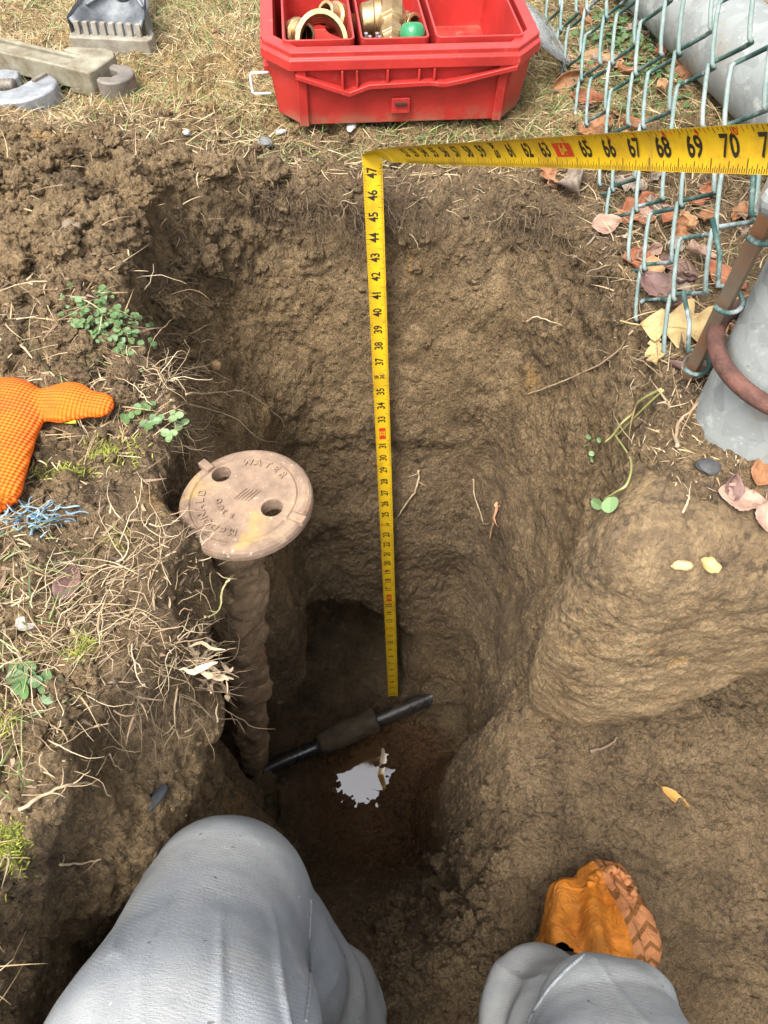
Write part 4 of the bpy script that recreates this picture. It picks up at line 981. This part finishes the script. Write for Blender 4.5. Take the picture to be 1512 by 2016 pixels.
tr=mesh_np('trousers',Vl,Ql,den.m); adopt(tr,person)
lb=BVHTree.FromPolygons([tuple(v) for v in Vl.tolist()],Ql.tolist())
def hitl(px,py,lift=0):
    r=ray(px,py).normalized(); h=lb.ray_cast(C0,r); 
    return (h[0]-r*lift) if h[0] is not None else None
seamm=simple('worn_seam',(.24,.25,.255,1),(.14,.155,.17,1),.9,sc=320,bsc=500,bd=.0006)
def seam(pp,name):
    pts=[hitl(np.interp(q,range(len(pp)),[a for a,b in pp]),np.interp(q,range(len(pp)),[b for a,b in pp]),.0010) for q in np.linspace(0,len(pp)-1,120)]; pts=[p for p in pts if p is not None]
    if len(pts)<3: return
    mb=MB(); mb.tube(pts,[.0013+.0002*math.sin(i*1.6) for i in range(len(pts))],8); adopt(adopt(mb.build(name,seamm,smooth=True),person),tr)
seam([(612,1772),(612,1800),(608,1850),(612,1905),(610,1950),(602,2012)],'inner_seam')
seam([(1150,1880),(1115,1910),(1082,1945),(1055,1985),(1040,2012)],'side_seam')
boots=simple('dark_boot',(.022,.021,.022,1),(.04,.037,.034,1),.6)
def boot_fn(p):
    d=rcone(p,(.190,.030,-.42),(.205,.01,-.50),.038,.040); d=smin(d,rcone(p,(.215,-.05,-.515),(.250,.10,-.515),.035,.042),.03); return d
Vb,Qb=sdf_mesh(boot_fn,(.12,-.15,-.60),(.36,.2,-.33),.006); bo=adopt(mesh_np('boot',Vb,Qb,boots),person)
cov=NT('orange_shoe_cover'); xyz=cov.sep()
oc=cov.mix((.66,.225,.022,1),(.46,.17,.028,1),cov.map(cov.noise(22,6,.7,dist=.5),.4,.66)); oc=cov.mix(oc,(.85,.30,.045,1),cov.map(cov.noise(30,6,.7,dist=1.),.50,.64,0,.8)); oc=cov.mix(oc,(.09,.065,.035,1),cov.map(cov.noise(16,6,.7),.66,.76,0,.6))
# tread printed on the outer side: broad brown chevrons on peach
tri=cov.math('PINGPONG',cov.math('MULTIPLY',cov.math('SUBTRACT',xyz[0],.272),1.0),.011)
wv=cov.math('FRACT',cov.math('MULTIPLY',cov.math('ADD',cov.math('ADD',xyz[1],cov.math('MULTIPLY',tri,.9)),cov.math('MULTIPLY',xyz[2],.5)),52))
ch=cov.math('LESS_THAN',wv,.30); tread=cov.mix((.50,.21,.085,1),(.24,.10,.03,1),ch)
edge=cov.math('ADD',.274,cov.math('MULTIPLY',xyz[1],-.12)); msk=cov.math('GREATER_THAN',xyz[0],edge)
msk=cov.math('MULTIPLY',msk,cov.math('LESS_THAN',xyz[2],-.40))
cov.set(cov.mix(oc,tread,msk),.75,0,cov.bump(cov.math('MULTIPLY',ch,msk),-.002,.8,cov.bump(cov.noise(350,3),.0008,.8,cov.bump(cov.noise(38,6,.6,dist=1.4),.008,.9))),Specular_IOR_Level=.25)
def cov_fn(p):
    d=rcone(p,(.222,-.05,-.50),(.250,.09,-.502),.046,.046); d=smin(d,rcone(p,(.250,.09,-.505),(.268,.140,-.510),.046,.034),.03)
    d=smin(d,rcone(p,(.208,.040,-.465),(.246,.085,-.480),.046,.044),.03)
    d=smin(d,rcone(p,(.232,.10,-.495),(.198,.055,-.480),.034,.040),.03); d=smin(d,rcone(p,(.200,.03,-.49),(.205,-.04,-.50),.044,.046),.04)
    return smax(d,-.548-p[...,2],.012)
Vc,Qc=sdf_mesh(cov_fn,(.10,-.16,-.58),(.38,.22,-.38),.0045)
c3=Vc[Qc].mean(1); op=np.sqrt(((c3[:,0]-.192)/.024)**2+((c3[:,1]-.028)/.044)**2)<1; Qc=Qc[~(op&(c3[:,2]>-.47))]
Vc,Qc=subdivide(Vc,Qc); N=vnormals(Vc,Qc); x,y,z=Vc.T
ang=(x-.244)*1.0+(.14-y)*-.28
an2=np.arctan2(x-.262,.235-y); d=.0085*np.sin(an2*26+fbm(Vc,9,2,3)*4)*ss(.2-y,.02,.10)*ss(z,-.548,-.51)+fbm(Vc,22,3,8)*.009+fbm(Vc,80,2,8)*.002
Vc=Vc+N*d[:,None]; cv=adopt(mesh_np('shoe_cover',Vc,Qc,cov.m),person); so=cv.modifiers.new('s','SOLIDIFY'); so.thickness=.0012
cb_=BVHTree.FromPolygons([tuple(v) for v in Vc.tolist()],Qc.tolist())
def hitc(px,py,lift=0):
    r=ray(px,py).normalized(); h=cb_.ray_cast(C0,r); return (h[0]-r*lift) if h[0] is not None else None
# ruffled elastic seam over the toe
mb=MB(); pts=[hitc(x,y,.002) for x,y in ((1160,1745),(1178,1722),(1198,1712),(1218,1716),(1236,1735),(1250,1765))]; pts=[p for p in pts if p]
if len(pts)>3:
    pts=smooth_pts(pts,8); mb.tube([p+Vector((random.gauss(0,.0012),random.gauss(0,.0012),random.gauss(0,.001))) for p in pts],[random.uniform(.003,.0062) for p in pts],8); adopt(adopt(mb.build('elastic_ruffle',cov.m,smooth=True),person),cv)

# ------------------------------------------------------------------ LEAVES
def leaf_mat(name,c1,c2): 
    t=NT(name); c=t.mix(c1,c2,t.map(t.noise(45,6,.7),.35,.65)); c=t.mix(c,tuple(x*.35 for x in c1[:3])+(1,),t.map(t.noise(120,4,.7),.6,.7,0,.6))
    return t.set(c,.6,0,t.bump(t.noise(90,5),.0015,.7),Specular_IOR_Level=.3)
LMAT={'tan':leaf_mat('tan_leaf',(.40,.24,.12,1),(.28,.15,.07,1)),'orange':leaf_mat('orange_leaf',(.29,.135,.06,1),(.19,.085,.04,1)),'rust':leaf_mat('rust_leaf',(.22,.075,.035,1),(.30,.11,.05,1)),'purple':leaf_mat('purple_brown_leaf',(.10,.055,.050,1),(.17,.10,.08,1)),'pink':leaf_mat('pinkish_leaf',(.34,.225,.165,1),(.25,.15,.11,1)),'yellow':leaf_mat('yellow_leaf',(.44,.33,.15,1),(.34,.23,.10,1)),'grey':leaf_mat('grey_leaf',(.26,.215,.17,1),(.16,.12,.09,1)),'gold':leaf_mat('gold_leaf',(.42,.22,.05,1),(.30,.16,.05,1))}
def leaf(kind,L,Wd,curl,seed):
    rg=random.Random(seed); n=22; m=4; V=[]; mb=MB()
    for i in range(n+1):
        t=i/n
        if kind=='oval': w=math.sin(math.pi*t**.85)**.8
        elif kind=='oak': w=math.sin(math.pi*t**.9)**.6*(.34+.66*abs(math.sin(t*math.pi*3.3+.5))**1.1)
        else: w=math.sin(math.pi*min(1,t*1.02))**.5*(.45+.55*abs(math.cos(t*math.pi*2.4)))*(1.25-t*.5)
        w=max(w,.02)*Wd/2
        for j in range(-m,m+1):
            u=j/m; e=1+rg.uniform(-.06,.06)*(abs(j)==m)
            z=curl*L*(u*u*.35*(.5+t)+.5*(t-.5)**2)+.012*L*math.sin(u*9+t*14+seed)+.03*L*math.sin(t*7+seed)
            V.append(((t-.5)*L+abs(u)*w*.35*(1 if kind!='oval' else .1),u*w*e,z))
    k=2*m+1; F=[(i*k+j,(i+1)*k+j,(i+1)*k+j+1,i*k+j+1) for i in range(n) for j in range(2*m)]
    mb.add(V,F); b=len(mb.v)
    mb.tube([Vector((-.5*L-.25*L*q,.03*L*q*q,curl*L*.1+.02*L*q)) for q in (0,.5,1)]+[],L*.012,5)
    mb.tube([Vector(((t-.5)*L*.98,0,curl*L*.5*(t-.5)**2+.03*L*math.sin(t*7+seed)+.0006)) for t in np.linspace(0,1,9)],L*.009,5)
    return mb
def put_leaf(px,py,kind,col,L,Wd,ang,curl,label,tilt=(0,0),group=None,lift=.004,seed=None):
    seed=seed if seed is not None else int(px*3+py); mb=leaf(kind,L,Wd,curl,seed); o=mb.build('leaf',LMAT[col],smooth=True)
    so=o.modifiers.new('s','SOLIDIFY'); so.thickness=.0004
    p,n=hitf(px,py,lift); n=(n*.6+Vector((0,0,.6))).normalized(); q=n.to_track_quat('Z','Y').to_matrix().to_4x4()
    o.matrix_world=Matrix.Translation(p)@q@Matrix.Rotation(R(ang),4,'Z')@Matrix.Rotation(R(tilt[0]),4,'X')@Matrix.Rotation(R(tilt[1]),4,'Y')
    return tag(o,label,'leaf',group)
put_leaf(1165,128,'maple','tan',.085,.050,-8,.1,'large flat tan leaf just right of the toolbox behind the green fence wires')
put_leaf(1118,160,'oval','orange',.045,.020,75,.5,'narrow orange leaf standing on edge beside the large tan leaf',(60,0))
put_leaf(1148,205,'oval','rust',.040,.026,-35,.7,'dark rust curled leaf left of the fence wires above the tape')
put_leaf(1165,258,'maple','orange',.050,.034,15,.3,'pale orange lobed leaf directly above the yellow tape')
put_leaf(1073,348,'oak','orange',.040,.028,80,.3,'torn orange leaf poking out below the yellow tape')
put_leaf(1125,368,'oval','grey',.082,.040,28,.5,'big weathered grey brown leaf under the yellow tape at the pit rim')
put_leaf(1187,448,'oval','pink',.032,.026,5,.6,'small pale pinkish leaf on the bare soil of the rim')
put_leaf(1251,420,'maple','rust',.048,.038,60,.4,'star shaped red brown leaf above the rim to the left of the wires')
put_leaf(1253,522,'oval','rust',.036,.030,-25,.5,'folded reddish brown leaf at the right rim of the pit')
put_leaf(1290,578,'oval','purple',.044,.034,-55,.6,'dark purple brown curled leaf below the folded reddish leaf')
put_leaf(1330,545,'oval','purple',.046,.030,30,.5,'dark curled leaf wedged under the lowest fence wires')
put_leaf(1350,655,'oak','yellow',.080,.058,35,.25,'pale yellow lobed oak leaf beside the foot of the tension bar',lift=.012)
put_leaf(1300,700,'oak','yellow',.045,.022,10,.3,'small torn straw coloured leaf piece under the oak leaf')
put_leaf(1450,985,'oval','pink',.040,.026,-60,.2,'pinkish brown leaf hanging over the clay block at the right edge')
put_leaf(1437,965,'oval','purple',.024,.016,70,.5,'small pointed purple leaf left of the pinkish leaf')
put_leaf(1495,935,'oval','orange',.034,.020,35,.4,'glossy orange brown leaf at the right edge below the post')
put_leaf(1505,1020,'oval','pink',.030,.018,-70,.3,'narrow pale leaf at the right edge below the pinkish leaf')
put_leaf(1326,1570,'oval','gold',.042,.014,-55,.2,'slim golden leaf lying on the clay shelf above the shoe cover')
put_leaf(1420,560,'oval','rust',.05,.032,70,.4,'broad rusty leaf right of the tension bar')
put_leaf(1460,620,'oval','tan',.045,.03,20,.4,'light brown leaf between the tension bar and the grey post')
put_leaf(128,1148,'oval','purple',.030,.018,10,.2,'flat dark brown leaf fragment in the straw on the left bank')
put_leaf(425,65,'oval','purple',.022,.014,10,.3,'tiny dark leaf on the straw left of the toolbox')
cols=['rust','purple','tan','grey','pink','orange']; rg=random.Random(5); nL=0
while nL<78:
    px=rg.uniform(1060,1510); py=rg.uniform(20,760)
    if px<1100+ (py-100)*.36 or (py<60 and px<1150): continue
    k=rg.random(); put_leaf(px,py,rg.choice(['oval','oval','maple','oak']),rg.choice(cols),rg.uniform(.018,.04),rg.uniform(.012,.026),rg.uniform(0,360),rg.uniform(.2,.8),'small brown leaf in the litter along the foot of the green fence',(rg.uniform(-25,25),rg.uniform(-25,25)),'dead leaves in the litter along the fence',lift=rg.uniform(.002,.008)); nL+=1

# ------------------------------------------------------------------ PLANTS, ROOTS, TWIGS, STONES
lg_=simple('leaf_green',(.075,.14,.04,1),(.055,.105,.03,1),.5,sc=80); pg=simple('pale_stem',(.30,.33,.10,1),(.36,.33,.14,1),.6); dg=simple('weed_green',(.055,.11,.035,1),(.10,.16,.05,1),.55,sc=90)
cl_g=simple('clover_leaf',(.12,.20,.07,1),(.17,.25,.11,1),.5,sc=60)
def disc_leaf(c,n,rad,mat,par,name='leaflet',k=14):
    q=n.normalized().to_track_quat('Z','Y').to_matrix(); mb=MB(); V=[c]+[c+q@Vector((rad*math.cos(a),rad*math.sin(a)*.85,rad*.16*abs(math.sin(a)))) for a in np.linspace(0,2*math.pi,k,endpoint=False)]
    mb.add(V,[(0,1+i,1+(i+1)%k) for i in range(k)]); o=mb.build(name,mat,smooth=False); so=o.modifiers.new('s','SOLIDIFY'); so.thickness=.0002
    return adopt(o,par) if par else o
cs=thing('clover_seedling',hit(1305,780,.0)[0],'small clover with two round leaves dangling on a long stem over the clay block','plant')
def thr(pp,l): return smooth_pts([hitf(x,y,l)[0] for x,y in pp],5)
mb=MB(); mb.tube(thr([(1310,778),(1270,810),(1225,850),(1222,862),(1247,910),(1243,955),(1222,978),(1200,990)],.006),.0011,6); adopt(mb.build('stem',pg,smooth=True),cs)
mb=MB(); mb.tube(thr([(1315,772),(1278,790),(1258,812),(1240,838),(1222,862),(1207,872)],.009),.0013,6); adopt(mb.build('stem',pg,smooth=True),cs)
for (x,y,r) in ((1184,988,.0085),(1211,1006,.0090)): p,n=hitf(x,y,.007); disc_leaf(p,n+Vector((0,-.3,.4)),r,cl_g,cs)
for (x,y) in ((1172,858),(1182,872),(1176,890),(1190,862),(1168,880),(1178,900)): p,n=hit(x,y,.008); disc_leaf(p,n+Vector((random.gauss(0,.5),random.gauss(0,.5),.4)),.0038,cl_g,cs)
def clover(pp,label,sz=.0055,mat=cl_g):
    p0,n0=hit(*pp[0]); t=thing('clover_plant',p0,label,'plant')
    for (x,y) in pp:
        p,n=hit(x,y,.006); 
        for k in range(3):
            a=k*2.1+random.random(); disc_leaf(p+Vector((math.cos(a),math.sin(a),.1))*sz*.95,Vector((random.gauss(0,.25),-.2+random.gauss(0,.25),1)),sz*random.uniform(.8,1.1),mat,t)
        mb=MB(); mb.tube([p,p+Vector((random.gauss(0,.004),random.gauss(0,.004),-.008)),hit(x+4,y+8,-.002)[0]],.0006,5); adopt(mb.build('stem',pg,smooth=True),t)
clover([(337,822),(345,835),(326,856)],'bright clover sprig on the left bank above the round lid',.0042)
clover([(55,1322),(85,1338),(62,1355),(100,1372),(40,1345)],'dull green clover clump in the straw at the left edge',.0055,lg_)
clover([(280,815),(300,800),(262,828),(310,830),(290,842)],'low leafy clover between the glove and the dead stalks',.0040,lg_)
wd=thing('weed_patch',hit(215,645)[0],'dense patch of small dark green weed leaves on the spoil bank','plant'); mb=MB()
for k in range(190):
    x=random.gauss(212,34); y=random.gauss(640,26)+ (x-212)*.35; p,n=hit(x,y,random.uniform(.002,.012)); nn=(n+Vector((random.gauss(0,.5),random.gauss(0,.5),.7))).normalized(); q=nn.to_track_quat('Z','Y').to_matrix(); r_=random.uniform(.002,.0042)
    mb.add([p+q@Vector((r_*math.cos(a),.8*r_*math.sin(a),r_*.2*math.cos(2*a))) for a in np.linspace(0,2*math.pi,8,endpoint=False)],[tuple(range(8))])
adopt(mesh_np('foliage',mb.v,mb.f,dg,smooth=False),wd)
wl2=thing('weed_patch',hit(1240,100)[0],'low green clover leaves growing behind the fence beside the lying pipe','plant'); mb=MB()
for k in range(500):
    x=random.gauss(1250,60); y=random.gauss(90,55)+(x-1250)*.2; p,n=hit(x,y,random.uniform(.003,.012)); nn=(Vector((random.gauss(0,.4),random.gauss(0,.4),1))).normalized(); q=nn.to_track_quat('Z','Y').to_matrix(); r_=random.uniform(.003,.006)
    mb.add([p+q@Vector((r_*math.cos(a),.8*r_*math.sin(a),r_*.2*math.cos(2*a))) for a in np.linspace(0,2*math.pi,8,endpoint=False)],[tuple(range(8))])
adopt(mesh_np('foliage',mb.v,mb.f,lg_,smooth=False),wl2)
# dried curled plant over the left lip
dryc=simple('dried_leaf',(.52,.40,.26,1),(.36,.26,.16,1),.7,sc=60)
dp_=thing('dried_plant',hit(400,1290)[0],'dead curled pale weed hanging over the lip of the left bank','plant')
for k in range(34):
    x=random.gauss(385,38); y=random.gauss(1300,32); p=hit(min(x,445),y,random.uniform(.004,.020))[0]; 
    pts=strand(p,Vector((random.gauss(0,1),random.gauss(0,1),random.gauss(0,.5))),random.uniform(.018,.040),8,.75,0); mb=MB(); V=[];wv_=random.uniform(.0012,.0030)
    up_=Vector((random.gauss(0,1),random.gauss(0,1),random.gauss(0,1)))
    for i,pp in enumerate(pts):
        s_=((pts[min(i+1,8)]-pts[max(i-1,0)]).cross(up_)).normalized()*wv_*math.sin(math.pi*(i+.4)/9); V+=[pp-s_,pp+s_]
    mb.add(V,[(2*i,2*i+1,2*i+3,2*i+2) for i in range(8)]); o=mb.build('dried_leaf',dryc,smooth=True); adopt(o,dp_)
rpale=simple('pale_root',(.46,.36,.24,1),(.30,.21,.12,1),.75,sc=80,bsc=200,bd=.0006); rred=simple('reddish_root',(.34,.15,.08,1),(.42,.27,.15,1),.7,sc=120)
def rope(name,pp,r,mat,label,cat,lift=.004,side=0,par=None,grp=None):
    base=[hitf(x,y,lift)[0] for x,y in pp]; pts=smooth_pts(base,5); pts=[p+Vector((random.gauss(0,r*.35),random.gauss(0,r*.35),random.gauss(0,r*.35))) for p in pts]
    mb=MB(); mb.tube(pts,[r*(1-.55*i/(len(pts)-1))*random.uniform(.85,1.15) for i in range(len(pts))],7)
    for k in range(side):
        p=random.choice(pts); mb.tube(strand(p,Vector((random.gauss(0,1),random.gauss(0,1),random.gauss(0,.6))),random.uniform(.008,.022),6,.4),[r*.4*(1-i*.12) for i in range(7)],5)
    o=mb.build(name,mat,smooth=True); return tag(o,label,cat,grp)
rope('root',[(824,922),(818,960),(798,990),(782,1014)],.0022,rpale,'pale bare root on the pit wall just right of the tape','root',.006,2)
rope('root',[(933,938),(940,975),(958,1028)],.0016,rpale,'thin straight brown root hanging on the wall right of the pale bare root','root',.006,1)
rope('root',[(984,990),(978,1018),(972,1060)],.0030,rred,'short thick reddish broken root stub on the pit wall','root',.008,2)
rope('root',[(1043,630),(1062,622),(1085,630),(1110,638)],.0012,rpale,'fine pale root arching across the upper right wall of the pit','root',.006,2)
rope('root',[(1250,650),(1200,705),(1120,745),(1035,775)],.0013,rpale,'long thin root running diagonally down the upper right pit wall','root',.004,2)
rope('root',[(440,1340),(462,1370),(470,1395),(498,1420)],.0011,rpale,'white root trailing down from the dead weed over the dark gap','root',.010,4)
rope('root',[(345,1350),(342,1410),(348,1455)],.0009,rpale,'thin white branching root hanging on the left clay face','root',.003,5)
rope('root',[(30,1600),(85,1555),(130,1550),(180,1552)],.0014,rpale,'pale root sticking out sideways near the left edge above the knee','root',.006,5)
rope('root',[(105,1706),(145,1700),(175,1695),(200,1683)],.0009,rpale,'short white root on the clay left of the knee','root',.004,3)
rope('root',[(210,1480),(225,1500),(240,1512)],.0008,rpale,'tiny forked root in the middle of the left clay face','root',.003,4)
rope('stalk',[(500,1105),(470,1108),(430,1135),(412,1160),(408,1195),(392,1232)],.0014,simple('straw_stalk',(.52,.47,.24,1),(.40,.36,.16,1),.6),'bent yellow green stalk rising from the left bank to the lid','grass stalk',.012,3)
rope('stalk',[(345,775),(420,778),(480,785),(540,810),(562,832)],.0010,rpale,'long seed stalk reaching right over the pit above the round lid','grass stalk',.012,3)
rope('stalk',[(330,790),(400,800),(450,822),(500,860),(540,880)],.0010,rpale,'drooping dry stalk ending at the top edge of the round lid','grass stalk',.012,2)
rope('stalk',[(0,675),(45,685),(75,712),(105,745)],.0015,rpale,'thick bleached stem lying on the spoil just above the glove','grass stalk',.006,4)
rope('twig',[(1130,512),(1165,478),(1180,455)],.0016,simple('twig_grey',(.30,.24,.18,1),(.20,.15,.11,1),.8),'short grey twig on the rim below the small pinkish leaf','twig',.004,1)
rope('twig',[(1225,470),(1260,455),(1300,430)],.0022,rpale,'light stick lying under the star shaped leaf','twig',.004,2)
rope('twig',[(1165,1480),(1192,1462),(1218,1450)],.0026,simple('twig_mud',(.17,.125,.085,1),(.10,.07,.045,1),.85),'muddy stub of wood sticking out beneath the clay block','twig',.006,0)
rope('twig',[(1325,885),(1338,840),(1372,800),(1385,770)],.0018,simple('twig_tan',(.36,.26,.17,1),(.25,.17,.10,1),.8),'bent tan twig leaning against the foot of the grey post','twig',.006,3)
rope('twig',[(1340,1010),(1352,985),(1360,972)],.0012,rpale,'short forked straw twig on top of the clay block','twig',.005,1)
# blue painted straw
bluem=varied('blue_marked_straw',[(.05,.12,.19,1),(.14,.23,.29,1),(.33,.42,.45,1),(.10,.20,.24,1)],.6); L=[]
for k in range(60):
    p,n=hit(random.gauss(60,36),random.gauss(1022,16),.004*random.random()); a=random.uniform(0,6.28); L.append((strand(p,Vector((math.cos(a),math.sin(a),.25)),random.uniform(.008,.03),8,.6,-.03),random.uniform(.0004,.0016),random.random()))
strands('blue_straw',bluem,L,4,kind='stuff',label='dry stalks sprayed with blue marking paint on the left bank')
# stones
def stone(px,py,r,col,label,sh=(1,.8,.6),lift=-.0):
    p,n=hitf(px,py,r*.25); v=blob(random.randint(30,90),IV3); v=IV3*(1+fbm(IV3+px,1.3,2,3)*.35)[:,None]*np.array(sh)*r; a=random.uniform(0,6); v=v@np.array(Matrix.Rotation(a,3,'Z')).T+np.array(p[:])
    o=mesh_np('stone',v,IF3,simple('stone_%d'%int(px),col,tuple(c*.75 for c in col[:3])+(1,),.7,sc=60)); return tag(o,label,'stone')
stone(1340,1112,.0072,(.48,.38,.18,1),'smooth cream pebble set in the clay block',(1.2,.6,.7))
stone(1397,1108,.0085,(.50,.36,.14,1),'knobbly yellow lump set in the clay block right of the pebble',(.7,1,.7))
stone(420,718,.009,(.28,.17,.07,1),'orange brown pebble on the left pit wall')
stone(522,280,.009,(.16,.16,.155,1),'dark grey stone on the grass below the toolbox',(1.2,.9,.6))
stone(553,262,.006,(.45,.45,.46,1),'small white chip between the dark stone and the toolbox',(1.3,.6,.5))
stone(690,250,.009,(.55,.52,.48,1),'broken white shell like chip below the toolbox front',(1.4,.7,.4))
stone(365,262,.005,(.50,.52,.54,1),'tiny pale chip in the straw below the wrench')
stone(52,1225,.007,(.40,.35,.31,1),'pale rounded stone in the straw at the left edge')
stone(405,1560-300,.004,(.3,.25,.2,1),'small brown stone beside the dead curled weed')
stone(300,1575,.007,(.016,.018,.022,1),'dark slate chip set in the left clay face',(2.0,.8,.4))
stone(1395,918,.008,(.05,.05,.05,1),'black charred lump on top of the clay block',(1.2,1,.5))
stone(140,455,.014,(.20,.15,.10,1),'flat grey brown stone on the spoil heap',(1.4,.8,.5))
